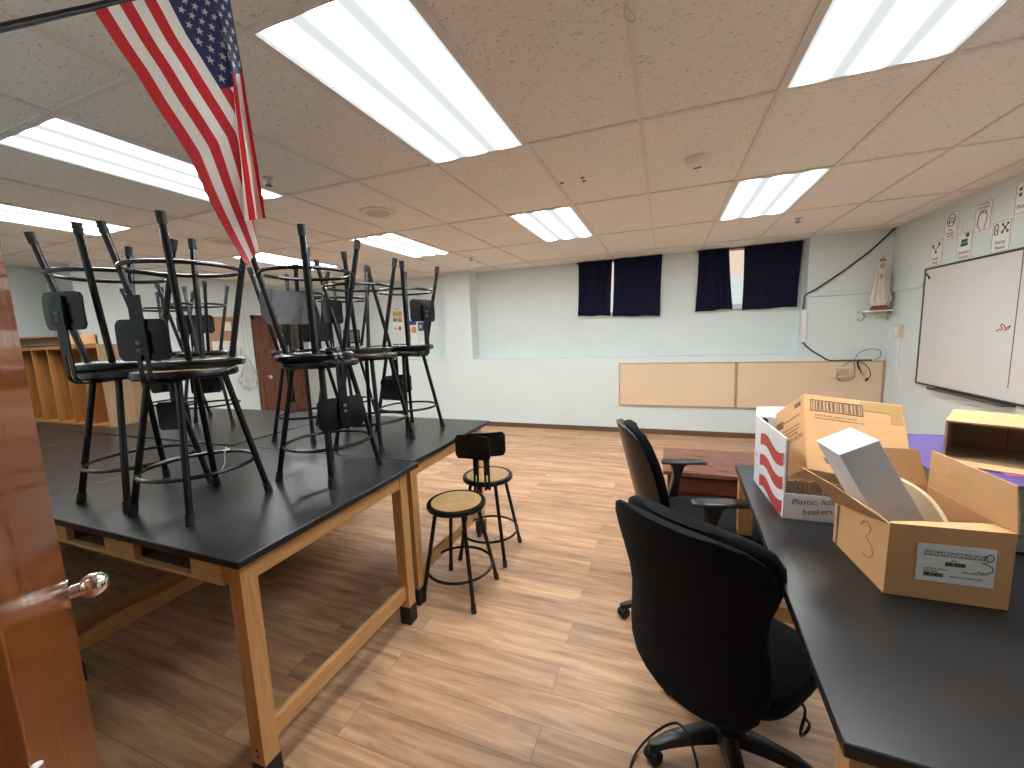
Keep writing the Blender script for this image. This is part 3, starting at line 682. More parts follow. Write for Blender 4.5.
rz2 = math.atan2(NR[1] - NL[1], NR[0] - NL[0])
lb = MB().box((-.071, -.0015, -.047), (.071, 0, .047)).build('shipping_label', M['paper'], bx, L((.645, 1.1885 - .0005, .997)), (0, 0, rz2))
FR = (PI / 2, 0, 0)
text('FOSS NEXT STRUCTURES OF LIFE,\nSCIENCE RESOURCES BOOK PACK', .0076, M['black_ink'], lb, (.0, -.0017, .024), FR)
def barcode(w, h, n):
    m = MB(); x = -w / 2
    while x < w / 2:
        b = random.choice((.0006, .001, .0016)) * w / .03; m.box((x, -.0008, -h / 2), (min(x + b, w / 2), 0, h / 2)); x += b + random.choice((.0006, .001)) * w / .03
    return m
barcode(.036, .0095, 0).build('barcode', M['black_ink'], lb, (.0, -.0016, .001), smooth=0)
barcode(.036, .0095, 0).build('barcode', M['black_ink'], lb, (-.038, -.0016, -.029), smooth=0)
text('10BSC-1', .0045, M['grey_ink'], lb, (.0, -.0017, .0095), FR); text('SHIP DATE: 08/30/2021', .0048, M['grey_ink'], lb, (-.032, -.0017, -.0145), FR)
text('P.O#: 7028241', .0048, M['grey_ink'], lb, (-.042, -.0017, -.0205), FR); text('QTY: 1 PACK OF 16', .0052, M['grey_ink'], lb, (.036, -.0017, -.016), FR)
text('MADE OF 30% RECYCLED', .0052, M['grey_ink'], lb, (.022, -.0017, -.030), FR)
MB().tube([(x, -.002, z) for x, z in ((.050, .020), (.054, .031), (.062, .036), (.0665, .031), (.0655, .022), (.058, .016), (.047, .0125), (.058, .010), (.0665, .003), (.0665, -.006), (.058, -.012), (.046, -.012), (.040, -.009))], .0009, 5).build('handwritten_number', M['violet_ink'], lb)
# the number on the left side
side = (Vector(NL) - Vector(BL)).normalized()
def on_side(u, z):
    p = Vector(BL).lerp(Vector(NL), u); return L((p.x - .0008, p.y, z))
MB().tube([on_side(u, z) for u, z in ((.56, 1.025), (.60, 1.04), (.67, 1.047), (.73, 1.038), (.72, 1.02), (.66, 1.005), (.70, 1.0), (.77, .992), (.80, .975), (.76, .957), (.69, .95), (.62, .953))], .0008, 5).build('handwritten_number', M['print_ink'], bx)
MB().slab([on_side(.07, .902), on_side(.10, .902), on_side(.10, 1.028), on_side(.07, 1.022)], .0006).build('tape_strip', M['print_ink'], bx, smooth=0)
# white carton leaning out of it
cm = Matrix(((.8865, -.0434, -.4606), (.0471, .9989, -.0035), (.4602, -.0186, .8876)))
ct = thing('white_carton', 'tall plain white carton leaning out of the nearest open box', 'carton', (.4804, 1.36, 1.2422))
ct.rotation_euler = cm.to_euler()
MB().box((-.0472, -.0765, -.345), (.0472, .0765, -.002)).build('body', M['white_card'], ct, bevel=.0012)
MB().box((-.0475, -.0768, -.003), (.0475, .0768, 0)).box((-.046, -.0772, -.014), (.046, -.0764, -.002)).build('end_flap', M['white_card'], ct)
# curved cream card beside it
m = MB(); P1 = []; Q1 = []
for i in range(9):
    u = i / 8
    x = .607 + .045 * u + .012 * math.sin(u * PI); y = 1.37 - .13 * u; zt = 1.140 - .075 * u + .012 * math.sin(u * PI)
    P1.append((x, y, zt)); Q1.append((x + .01, y + .004, zt + .001))
rings = [[L((p[0], p[1], p[2])), L(q), L((q[0], q[1], .93)), L((p[0] - .02, p[1], .93))] for p, q in zip(P1, Q1)]
cc = tag(MB().loft(rings).build('card_sleeve', M['cream_card'], loc=O), 'curved cream card sleeve standing in the open box beside the white carton', 'card')

# white box with red stripes
wb = thing('striped_box', 'white cardboard box with red wavy stripes and handwriting on its end', 'box', (.401, 1.58, ZT))
O = Vector((.401, 1.58, ZT))
A, B, C, D = (.392, 1.572, .901), (.690, 1.576, .901), (.676, 1.96, .901), (.371, 1.94, .901)
m = MB()
ztop = 1.187
m.slab([L(p) for p in ((D[0], D[1], .901), (A[0], A[1], .901), (A[0], A[1], ztop), (D[0], D[1], ztop + .004))], .005)
m.slab([L(p) for p in (A, B, (B[0], B[1], .992), (A[0], A[1], .992))], .005)
m.slab([L(p) for p in (B, C, (C[0], C[1], 1.16), (B[0], B[1], 1.0))], .005)
m.slab([L(p) for p in (C, D, (D[0], D[1], 1.19), (C[0], C[1], 1.16))], .005)
m.slab([L(p) for p in ((.392, 1.572, .906), (.371, 1.94, .906), (.676, 1.96, .906), (.69, 1.576, .906))][::-1], .004)
m.build('body', M['white_card'], wb, smooth=0)
MB().slab([L(p) for p in ((D[0], D[1] + .0, 1.19), (.675, 1.958, 1.16), (.68, 1.99, 1.195), (.47, 1.975, 1.225), (.376, 1.965, 1.224))], .004).build('flap', M['white_card'], wb, smooth=0)
# torn corrugated front edge
m = MB(); n = 22
for i in range(n):
    u0, u1 = i / n, (i + .55) / n; x0 = .398 + .285 * u0; x1 = .398 + .285 * u1; zz = 1.042 - .003 * math.sin(i * 1.7) - .012 * u0
    m.box((x0, 1.576, .985), (x1, 1.584, zz))
m.box((.398, 1.582, .985), (.685, 1.588, 1.035)); m.v = [L(p) for p in m.v]
m.build('torn_edge', M['card_old'], wb, smooth=0)
MB().slab([L(p) for p in ((.398, 1.58, 1.03), (.398, 1.58, 1.178), (.396, 1.66, 1.172), (.396, 1.66, 1.03))], .005).build('inner_lining', M['card_old'], wb, smooth=0)
# three wavy stripes on the left side
sd, ln = Vector(D), Vector(A) - Vector(D)
def sp(u, z, off=.0008): p = sd + ln * u; return L((p.x - off, p.y, z))
for zc in (1.108, 1.022, .936):
    m = MB(); n = 18
    def zz(u):
        q = (u - .22) / .74
        return zc + .014 * math.sin(q * 2 * PI)
    for i in range(n):
        u0, u1 = .22 + .74 * i / n, .22 + .74 * (i + 1) / n
        m.slab([sp(u0, zz(u0) - .023), sp(u1, zz(u1) - .023), sp(u1, zz(u1) + .023), sp(u0, zz(u0) + .023)], .0006)
    m.build('red_stripe', M['red_ink'], wb, smooth=0)
MB().slab([sp(.06, 1.02), sp(.11, 1.015), sp(.11, 1.035), sp(.06, 1.04)], .0005).slab([sp(.06, .985), sp(.16, .965), sp(.16, .968), sp(.06, .988)], .0005).build('small_print', M['p_rose'], wb, smooth=0)
text('Plastic, lids', .028, M['grey_ink'], wb, (.014, -.0095, .064), (PI / 2, R(-5), 0), 'handwriting', 'LEFT', .25)
text('beakers', .028, M['grey_ink'], wb, (.046, -.0095, .030), (PI / 2, R(-8), 0), 'handwriting', 'LEFT', .25)
tag(MB().lathe([(0, 0), (.012, 0), (.014, .01), (.008, .024), (0, .026)], 14).build('bottle_cap', M['black_plastic'], loc=(.395, 1.90, 1.165)), 'small black cap poking out of the striped box corner', 'cap')
# big brown box tipped into it
lean = R(38); az = R(13)
ux = Vector((math.cos(R(2)), -math.sin(R(2)) * .0, -.02)).normalized()
bt = thing('cardboard_box', 'large brown cardboard box with a barcode, tipped back inside the striped box', 'box', (.468, 1.62, 1.069))
TLv = Vector((.505, 1.82, 1.305)) - Vector((.468, 1.62, 1.069))
upv = TLv.normalized(); hgt = TLv.length
rt = Vector((1, .08, .03)); rt = (rt - upv * rt.dot(upv)).normalized()
nv = rt.cross(upv).normalized()            # out of the front face, towards the door
bt.rotation_euler = Matrix((rt, -nv, upv)).transposed().to_euler()
BW, BD = .296, .19
m = MB().hexa([(0, 0, 0), (BW, 0, 0), (BW - .05, BD, 0), (-.055, BD, 0)], [(0, 0, hgt), (BW, 0, hgt), (BW - .05, BD, hgt), (-.055, BD, hgt)])
m.build('body', M['card'], bt, bevel=.003)
MB().box((.57 * BW, -.0012, hgt - .045), (BW - .002, .0, hgt - .006)).box((.86 * BW, -.0013, hgt - .085), (.975 * BW, 0, hgt - .04)).build('tape_strip', M['tape'], bt, smooth=0)
fr = MB()
x0, x1, z0, z1 = .018, .178, hgt - .070, hgt - .022
for q in (((x0, z0), (x1, z0 + .003)), ((x0, z1 - .003), (x1, z1)), ((x0, z0), (x0 + .003, z1)), ((x1 - .003, z0), (x1, z1))): fr.box((q[0][0], -.0016, q[0][1]), (q[1][0], 0, q[1][1]))
fr.build('barcode_frame', M['print_ink'], bt, smooth=0)
barcode(.148, .036, 0).build('barcode', M['print_ink'], bt, ((x0 + x1) / 2, -.0008, (z0 + z1) / 2), smooth=0)
text('MADE IN USA   CASE OF 1000 CT', .0085, M['print_ink'], bt, (.095, -.0012, hgt - .088), FR)
text('STORE IN A COOL DRY PLACE KEEP AWAY FROM HEAT', .006, M['print_ink'], bt, (.105, -.0012, hgt - .100), FR)
MB().slab([(.06, -.001, .035), (.11, -.001, .025), (.125, -.001, .05), (.05, -.001, .055)], .0006).build('printed_patch', M['print_ink'], bt, smooth=0)
SK = math.atan2(.055, BD)
LF = (PI / 2, 0, -PI / 2 + SK)
def lf(y, off=.0015): return (-y * .055 / BD - off, y)
text('ECO PRODUCTS', .022, M['print_ink'], bt, (*lf(.09), hgt * .45), LF)
def lf_patch(a, b, z0, z1, nm):
    (xa, ya), (xb, yb) = lf(a), lf(b)
    MB().slab([(xa, ya, z0), (xa, ya, z1), (xb, yb, z1), (xb, yb, z0)], .0008).build(nm, M['print_ink'], bt, smooth=0)
for z, a, b in ((hgt * .62, .03, .14), (hgt * .57, .03, .13), (hgt * .52, .04, .14), (hgt * .75, .03, .12)): lf_patch(a, b, z, z + .003, 'printed_line')
lf_patch(.125, .17, hgt * .70, hgt * .80, 'printed_patch'); lf_patch(.02, .055, hgt * .87, hgt * .93, 'printed_patch')

# grey drawer unit with purple paper, and the box on top
du = thing('drawer_unit', 'grey metal flat drawer unit on the desk under purple paper', 'drawer unit', (.795, 1.50, ZT))
MB().box((0, .012, .001), (.46, .59, .198)).build('body', M['grey_metal'], du, bevel=.002)
for k in range(4):
    dr = MB().box((.006, 0, .006 + k * .048), (.454, .014, .050 + k * .048)).build('drawer', M['grey_metal'], du, bevel=.002)
    MB().box((.2, -.008, .022 + k * .048), (.26, .001, .03 + k * .048)).build('pull', M['steel'], dr)
tag(MB().slab([(.79, 1.495, 1.1005), (1.262, 1.495, 1.1005), (1.262, 2.095, 1.1005), (.79, 2.095, 1.1005)], -.0012).build('purple_paper', M['purple']), 'purple poster paper lying on the grey drawer unit', 'paper')
tag(MB().slab([(.955, 1.585, 1.1025), (1.22, 1.53, 1.1025), (1.24, 1.58, 1.1025), (.965, 1.64, 1.1025)], -.001).build('pink_paper', M['pink']), 'pink sheet peeking out from under the box on the purple paper', 'paper')
b3 = thing('cardboard_box', 'empty brown cardboard box lying on its side on the purple paper', 'box', (.882, 1.735, 1.104), (0, 0, R(-31)))
w, d, h, tk = .42, .25, .130, .005
MB().box((0, 0, 0), (w, d, tk)).box((0, 0, h - tk), (w, d, h)).box((0, 0, tk), (tk, d, h - tk)).box((w - tk, 0, tk), (w, d, h - tk)).box((0, d - tk, tk), (w, d, h - tk)).build('body', M['card_old'], b3, smooth=0)
MB().slab([(.0, 0, .001), (w, 0, .001), (w, -.07, .001), (.02, -.07, .001)], .003).build('flap', M['card_in'], b3, smooth=0)
MB().box((-.001, -.0005, h), (w + .001, d, h + .0015)).build('top_face', M['card_in'], b3, smooth=0)
m = MB()
for x in (.13, .235): m.box((x, d - tk - .0015, tk), (x + .003, d - tk, h - tk))
m.build('fold_line', M['slot_dark'], b3, smooth=0)

# ------------------------------------------------------------------ far wall furnishings
for x0, x1, lab in ((-.632, .925, 'left one of the two long tan wall boards under the curtains'), (.933, 2.53, 'right tan wall board with cables draped over its top')):
    t = thing('wall_board', lab, 'board', (x0, YW - .03, .427), group='tan wall boards')
    w = x1 - x0; h = .64
    MB().box((.012, .004, .012), (w - .012, .03, h - .012)).build('panel', M['tan_board'], t)
    f = MB(); 
    for q in (((0, 0), (w, .018)), ((0, h - .018), (w, h)), ((0, 0), (.018, h)), ((w - .018, 0), (w, h))): f.box((q[0][0], 0, q[0][1]), (q[1][0], .03, q[1][1]))
    f.build('frame', M['tan_trim'], t, bevel=.002)
t = thing('junction_box', 'small tan outlet box on the right wall board', 'outlet box', (2.02, YW - .03, .86))
MB().box((0, -.045, 0), (.165, .004, .13)).build('body', M['cream'], t, bevel=.004)
MB().box((.02, -.05, .02), (.145, -.044, .11)).build('cover_plate', M['tan_trim'], t, bevel=.002)
zc = 1.075
tag(MB().tube(smooth_path([(1.665, YW - .02, 1.32), (1.76, YW - .022, 1.22), (1.88, YW - .025, 1.13), (1.98, YW - .03, zc), (2.15, YW - .035, zc), (2.40, YW - .035, zc)], 6), .008, 8).build('cable_bundle', M['cable']), 'thick dark cable bundle lying along the top of the right wall board', 'cable')
tag(MB().tube(smooth_path([(2.2, YW - .04, 1.07), (2.1, YW - .05, 1.0), (2.04, YW - .085, .88), (2.08, YW - .085, .82), (2.17, YW - .085, .83), (2.22, YW - .085, .9), (2.21, YW - .05, 1.06)], 6), .0038, 6).build('looped_cord', M['cable']), 'black cord loop hanging over the small tan outlet box', 'cord')
t = thing('plug_cord', 'short hanging cord with a round silver connector beside the outlet box', 'cord', (2.25, YW - .045, 1.06))
MB().tube(smooth_path([(0, 0, 0), (.01, -.01, -.06), (.03, -.01, -.1)], 5), .01, 8).build('cord', M['cable'], t)
MB().lathe([(0, -.02), (.02, -.02), (.02, .02), (0, .02)], 14, (.045, -.012, -.125)).build('connector', M['chrome'], t)
tag(MB().tube(smooth_path([(2.24, YW - .05, 1.075), (2.32, YW - .055, 1.03), (2.375, YW - .055, .95), (2.385, YW - .055, .88), (2.36, YW - .055, .84)], 6), .0042, 6).tube([(2.365, YW - .055, .85), (2.34, YW - .055, .82)], .013, 8).build('hanging_cord', M['cable']), 'single dark cord hanging down at the right end of the wall board', 'cord')
tag(MB().tube(smooth_path([(2.22, YW - .04, 1.08), (2.26, YW - .04, 1.16), (2.36, YW - .04, 1.21), (2.47, YW - .04, 1.19), (2.47, YW - .04, 1.11), (2.42, YW - .04, 1.08)], 6), .0034, 6).build('cord_loop', M['cable']), 'thin dark cord loop standing above the right wall board top', 'cord')
tag(MB().tube(smooth_path([(2.535, 6.205, H - .004), (2.32, 6.195, 2.40), (2.05, 6.195, 2.17), (1.80, 6.195, 1.985), (1.70, 6.195, 1.93)], 6), .0095, 8).build('ceiling_cable', M['cable']), 'dark purple cable swooping from the ceiling corner down to the raceway', 'cable')
tag(MB().tube(smooth_path([(1.70, 6.19, 1.93), (1.672, 6.19, 1.90), (1.665, 6.195, 1.82), (1.66, 6.195, 1.73)], 5), .009, 8).build('cable_drop', M['cable']), 'dark cable drop between rail end and white raceway', 'cable')
tag(MB().box((1.645, YW - .035, 1.315), (1.705, YW - .001, 1.72)).build('cable_raceway', M['white'], bevel=.004), 'short white vertical cable raceway right of the curtains', 'raceway')
# windows and curtains
def window(n, x0, x1, z0, z1):
    f = MB(); y = YF
    for q in (((x0, z0), (x1, z0 + .04)), ((x0, z1 - .03), (x1, z1)), ((x0, z0), (x0 + .04, z1)), ((x1 - .04, z0), (x1, z1)), ((x0 + .68 * (x1 - x0) - .012, z0), (x0 + .68 * (x1 - x0) + .012, z1))):
        f.box((q[0][0], y - .03, q[0][1]), (q[1][0], y, q[1][1]))
    fo = f.build('window_%d' % n, M['white'], bevel=.003); struct(fo)
    MB().box((x0 + .035, y - .014, z0 + .035), (x1 - .035, y - .008, z1 - .028)).build('pane', M['daylight'], fo, smooth=0)
    s = MB().box((x0 - .02, y - .06, z0 - .03), (x1 + .02, y, z0)); s.build('window_sill', M['wall'], fo, bevel=.003)
window(1, -1.25, -.03, 1.80, 2.615); window(2, .50, 1.66, 1.82, 2.615)
def curtain(xt0, xt1, xb0, xb1, zt, zb0, zb1, lab, folds=5, amp=.010):
    m = MB(); nx, nz = 60, 14; F = []
    for j in range(nz + 1):
        v = j / nz
        for i in range(nx + 1):
            u = i / nx
            x = (xt0 + (xt1 - xt0) * u) * (1 - v) + (xb0 + (xb1 - xb0) * u) * v + .006 * math.sin(u * 9 + v * 3)
            z = zt * (1 - v) + (zb0 + (zb1 - zb0) * u) * v + .004 * math.sin(u * 11) * v
            F.append((x, YF - .062 - .018 * v + amp * math.sin(u * folds * 2 * PI + .8 * math.sin(v * 3)) + .006 * math.sin(u * 41), z))
    n = nx + 1
    m.add(F, [(j * n + i, j * n + i + 1, (j + 1) * n + i + 1, (j + 1) * n + i) for j in range(nz) for i in range(nx)])
    o = m.build('curtain', M['navy']); sd = o.modifiers.new('thick', 'SOLIDIFY'); sd.thickness = .003
    return tag(o, lab, 'curtain', 'navy blue window curtains')
curtain(-1.262, -.748, -1.285, -.775, 2.625, 1.80, 1.785, 'left navy curtain panel of the left window', 5, .013)
curtain(-.722, -.035, -.748, -.055, 2.63, 1.77, 1.745, 'right navy curtain panel of the left window beside the bright slit', 3, .006)
curtain(.452, .825, .415, .895, 2.63, 1.775, 1.795, 'narrow navy curtain panel left of the bright window gap', 5, .012)
curtain(1.012, 1.685, 1.005, 1.655, 2.63, 1.765, 1.78, 'right navy curtain panel of the right window next to the wall corner', 2, .005)
for x0, x1, lab in ((-1.29, -.03, 'dark curtain rod over the left window'), (.43, 1.69, 'dark curtain rod over the right window')):
    t = thing('curtain_rod', lab, 'curtain rod', (x0, YF - .068, 2.612), group='curtain rods')
    MB().tube([(0, 0, 0), (x1 - x0, 0, 0)], .008, 8).build('rod', M['black_steel'], t)
    for x in (.01, x1 - x0 - .01): MB().box((x - .006, -.006, -.012), (x + .006, .068, .010)).build('bracket', M['black_steel'], t)
# posters on far wall at left
def poster(lab, x0, x1, z0, z1, base, blocks, y=YF - .001, name='poster', txt=()):
    t = thing(name, lab, 'poster', (x0, y, z0))
    w, h = x1 - x0, z1 - z0
    MB().box((0, -.003, 0), (w, 0, h)).build('sheet', base, t, smooth=0)
    for (a, b, c, d, mm) in blocks: MB().box((a * w, -.0045, b * h), (c * w, -.003, d * h)).build('printed_block', mm, t, smooth=0)
    for (s, a, b, sz, mm) in txt: text(s, sz, mm, t, (a * w, -.0055, b * h), FR)
    return t
poster('white notice with a yellow heading strip and small orange squares seen between stool legs', -4.87, -4.64, 1.69, 2.14, M['paper'], [(.05, .60, .98, .86, M['p_yellow']), (.05, .42, .45, .56, M['p_teal']), (.52, .38, .95, .58, M['p_orange']), (.1, .08, .4, .16, M['p_rose']), (.55, .04, .8, .2, M['red'])], txt=[('WHO', .5, .93, .05, M['black_ink']), ('RULES', .5, .73, .075, M['black_ink'])])
poster('tall chart with a blue heading and orange and green squares behind the right stools', -4.585, -4.345, 1.46, 1.88, M['paper'], [(0, .80, 1, 1, M['p_blue']), (.05, .45, .45, .72, M['p_rose']), (.55, .45, .95, .72, M['p_orange']), (.05, .1, .45, .38, M['p_green']), (.55, .1, .95, .38, M['white'])])
poster('small dark blue poster right of the tall chart', -4.31, -4.05, 1.68, 1.84, M['p_blue'], [(.1, .3, .3, .7, M['p_rose']), (.55, .3, .8, .7, M['red'])])
poster('dark framed mottled picture on the far wall between the stool legs', -6.1, -5.68, 1.49, 1.76, M['black_steel'], [(.08, .1, .92, .9, mat('mottled_grey_print', (.2, .2, .2), .6, vary=.8, vscale=60))], name='framed_picture')
# left wall: door, tan poster, bag
t = thing('bulletin_poster', 'tan paper display on the left wall beside the hanging plastic bag', 'poster', (XL + .001, 4.38, 1.35))
MB().box((0, 0, 0), (.006, .46, .68)).build('sheet', M['p_tan'], t, smooth=0)
for a, b, c, d in ((.06, .05, .2, .28), (.23, .05, .4, .28), (.28, .45, .4, .6)): MB().box((.006, a, b), (.0085, c, d)).build('white_sheet', M['paper'], t, smooth=0)
MB().lathe([(0, 0), (.04, .01), (.045, .03), (0, .04)], 12, (.02, .46, .6)).build('red_bow', M['red'], t)
t = thing('plastic_bag', 'clear crumpled plastic bag hanging by threads on the left wall', 'bag', (XL + .02, 4.93, .75))
rings = []
for z, r in ((0, .03), (.04, .10), (.12, .14), (.22, .15), (.34, .11), (.48, .06), (.66, .035), (.75, .01)):
    rings.append([(.08 + .5 * r * math.cos(2 * PI * i / 20) * (1 + .15 * math.sin(5 * i + z * 30)), r * math.sin(2 * PI * i / 20) * (1 + .2 * math.sin(3 * i + z * 17)) - .12 * (z > .5) * z, z) for i in range(20)])
MB().loft(rings).build('bag', M['clear_bag'], t)
MB().tube([(.05, .0, .6), (.03, .02, 1.25), (.01, .03, 1.75)], .003, 5).tube([(.05, .1, .35), (.03, .08, 1.2), (.01, .06, 1.75)], .003, 5).build('string', M['thread'], t)
dr = thing('door_leaf', 'closed brown wooden door in the far left wall behind the stools', 'door', (XL, 5.22, 0))
MB().box((.001, 0, .005), (.03, .91, 2.0)).build('panel', M['far_door'], dr, bevel=.003)
fr = MB(); fr.box((0, -.07, 0), (.04, 0, 2.07)); fr.box((0, .91, 0), (.04, .98, 2.07)); fr.box((0, -.07, 2.0), (.04, .98, 2.07)); struct(fr.build('door_1', M['far_door'], loc=(XL, 5.22, 0), bevel=.003))
MB().tube([(.03, .13, .94), (.05, .13, .94), (.06, .13, .94), (.075, .13, .94), (.095, .13, .94), (.10, .13, .94)], [.034, .018, .018, .038, .036, .016], 14).build('knob', M['chrome'], dr)
MB().box((.03, .40, 1.42), (.0325, .62, 1.72)).build('notice', M['paper'], dr, smooth=0); 
m = MB(); m.box((.0325, .43, 1.45), (.0335, .55, 1.53)); m.build('printed_block', M['red'], dr, smooth=0)

# cubby
t = thing('cubby_shelf', 'orange wooden cubby with tall slots standing at far left', 'shelf', (-4.45, 1.945, ZT + .003))
Wc, Dc, Hc = 1.67, .30, .715
MB().box((-.022, 0, 0), (0, Dc, Hc)).build('side_panel', M['cubby_pale'], t, bevel=.002); MB().box((-Wc, 0, 0), (-Wc + .022, Dc, Hc)).build('side_panel', M['cubby_pale'], t, bevel=.002)
MB().box((-Wc + .022, 0, 0), (-.022, Dc - .012, .02)).build('bottom_panel', M['cubby'], t, bevel=.002)
MB().box((-Wc + .022, 0, Hc - .03), (-.022, Dc - .012, Hc)).build('top_panel', M['cubby'], t, bevel=.002)
MB().box((-Wc + .002, Dc - .012, 0), (-.002, Dc - .001, Hc - .001)).build('back_panel', M['cubby'], t)
for k in range(1, 6): MB().box((-k * .275 - .011, .004, .02), (-k * .275 + .011, Dc - .014, Hc - .03)).build('divider', M['cubby'], t, bevel=.0015)
t = thing('wooden_tray', 'shallow dark wooden tray box on top of the orange cubby', 'tray', (-5.03, 1.95, ZT + .003 + Hc))
MB().box((-.9, 0, 0), (0, .015, .018)).box((-.9, 0, .085), (0, .015, .10)).box((-.015, 0, 0), (0, .26, .1)).box((-.9, 0, 0), (-.885, .26, .1)).box((-.9, .245, 0), (0, .26, .1)).box((-.9, 0, 0), (0, .26, .012)).build('frame', M['cubby_pale'], t, smooth=0)
MB().box((-.885, .02, .012), (-.015, .03, .085)).build('inner_panel', M['slot_dark'], t, smooth=0)

# ------------------------------------------------------------------ right wall
t = thing('whiteboard', 'large whiteboard on the right wall with a marker tray below', 'whiteboard', (XR, 5.505, .88))
Lb, Hb = 2.44, 1.19
MB().box((-.018, -Lb, 0), (0, 0, Hb)).build('panel', M['board_white'], t)
f = MB()
for a, b in (((-Lb, 0), (0, .018)), ((-Lb, Hb - .018), (0, Hb)), ((-Lb, 0), (-Lb + .018, Hb)), ((-.016, 0), (0, Hb))): f.box((-.026, a[0], a[1]), (0, b[0], b[1]))
f.build('frame', M['alu_dark'], t, bevel=.002)
MB().box((-.0185, -1.232, .12), (-.017, -1.222, Hb - .02)).build('seam', M['alu_dark'], t, smooth=0)
MB().box((-.075, -1.30, -.02), (0, -.32, -.004)).box((-.078, -1.30, -.02), (-.072, -.32, .006)).build('marker_tray', M['alu_dark'], t, bevel=.002)
MB().tube([(-.0195, y, z) for y, z in ((-1.05, .56), (-1.07, .575), (-1.10, .57), (-1.11, .585), (-1.085, .60), (-1.10, .62), (-1.13, .60), (-1.14, .58), (-1.17, .60), (-1.19, .605), (-1.165, .58), (-1.13, .565))], .004, 5).build('red_scribble', M['red'], t)
MB().tube([(-.0195, -.03, 1.13), (-.0195, -.06, 1.11), (-.0195, -.09, 1.085)], [.012, .005, .014], 8).build('corner_clip', M['black_plastic'], t)
def sign(yc, zc, lab, lines, icon, big=False):
    w, h = .215, .265
    t = thing('sign_card', lab, 'sign', (XR - .0015, yc, zc), (0, 0, -PI / 2), 'science concept cards above the whiteboard')
    MB().box((-w / 2, -.002, -h / 2), (w / 2, 0, h / 2)).build('card', M['paper'], t, smooth=0)
    b = MB(); e = .012
    for q in (((-w / 2 + e, -h / 2 + e), (w / 2 - e, -h / 2 + e + .003)), ((-w / 2 + e, h / 2 - e - .003), (w / 2 - e, h / 2 - e)), ((-w / 2 + e, -h / 2 + e), (-w / 2 + e + .003, h / 2 - e)), ((w / 2 - e - .003, -h / 2 + e), (w / 2 - e, h / 2 - e))): b.box((q[0][0], -.0028, q[0][1]), (q[1][0], -.002, q[1][1]))
    b.build('border', M['grey_ink'], t, smooth=0)
    for s, z, sz in lines: text(s, sz, M['grey_ink'], t, (0, -.003, z), FR)
    m = MB(); icon(m); m.build('icon', M['green_ink'] if not big else M['grey_ink'], t)
def ln(m, pts, r=.0035): m.tube([(x, -.003, z) for x, z in pts], r, 6)
def arc(cx, cz, r, a0, a1, n=20, sx=1): return [(cx + sx * r * math.cos(R(a0 + (a1 - a0) * i / n)), cz + r * math.sin(R(a0 + (a1 - a0) * i / n))) for i in range(n + 1)]
def i_scale(m): ln(m, arc(0, .05, .055, -40, 220)); ln(m, arc(0, .04, .032, -30, 210)); ln(m, arc(0, .05, .055, 220, 320)); ln(m, [(-.03, .02), (0, .045), (.03, .02)])
def i_head(m):
    q = lambda P: [(x * .85, z * .82 - .032) for x, z in P]
    ln(m, q([(.035, -.095), (.035, -.06), (.055, -.02), (.06, .02)] + arc(.0, .025, .06, 0, 165, 16) + [(-.06, .0), (-.075, -.03), (-.06, -.038), (-.06, -.065), (-.03, -.07), (-.03, -.095)]), .0026)
    ln(m, q(arc(-.02, .075, .022, -20, 200)), .0026); ln(m, q(arc(.022, .078, .022, -60, 150)), .0026)
def i_balance(m):
    ln(m, [(-.045, .05), (0, .04), (.045, .06)]); m.box((-.06, -.004, .055), (-.035, -.002, .09)); m.box((.035, -.004, .065), (.06, -.002, .10)); m.slab([(0, -.004, .035), (-.022, -.004, .0), (.022, -.004, .0)], .002)
def i_blocks(m):
    for x, z, w, h in ((-.045, .0, .09, .028), (-.04, .032, .035, .028), (0, .032, .04, .028), (.015, .075, .04, .035)): m.box((x, -.004, z), (x + w, -.002, z + h))
def i_energy(m):
    ln(m, [(-.07, .02), (-.035, .02), (-.035, .095), (-.07, .095), (-.07, .02)]); m.box((-.062, -.004, .095), (-.043, -.002, .105)); ln(m, [(-.07, .055), (-.035, .055)])
    ln(m, [(.01, .03), (.065, .09)]); ln(m, [(.01, .09), (.065, .03)])
    for x, z in ((.01, .03), (.065, .09), (.01, .09), (.065, .03), (.0375, .06)): m.lathe([(0, -.0), (.011, 0), (.011, .003), (0, .003)], 10); m.v[-40:] = [(x + p[0], -.004 + p[2], z + p[1]) for p in m.v[-40:]]
def i_pattern(m):
    for x in (-.05, 0, .05):
        for z in (.02, .06): m.box((x - .012, -.004, z - .012), (x + .012, -.002, z + .012))
sign(5.39, 2.205, 'lower leftmost concept card with a balance icon above the whiteboard', [('Stability', -.055, .034), ('Change', -.092, .034)], i_balance)
sign(5.19, 2.425, 'upper leftmost concept card with a round target icon', [('Scale,', -.04, .026), ('Proportion', -.066, .026), ('Quantity', -.092, .026)], i_scale)
sign(4.98, 2.20, 'lower middle concept card with a green block icon', [('Structure', -.055, .038), ('Function', -.095, .038)], i_blocks)
sign(4.778, 2.41, 'upper middle concept card with a head outline', [('Crosscutting', .102, .024), ('Concepts', .074, .036)], i_head, True)
sign(4.55, 2.20, 'lower right concept card with a battery and molecule icon', [('Energy', -.045, .040), ('Matter', -.088, .040)], i_energy)
sign(4.345, 2.455, 'upper right concept card cut by the right edge of the view', [('Patterns', -.07, .042)], i_pattern)
tag(MB().lathe([(0, 0), (.012, 0), (.01, .006), (0, .008)], 12).build('push_pin', M['white'], loc=(XR, 5.035, 2.365), rot=(0, -PI / 2, 0)), 'small white pin in the wall between the upper concept cards', 'pin')
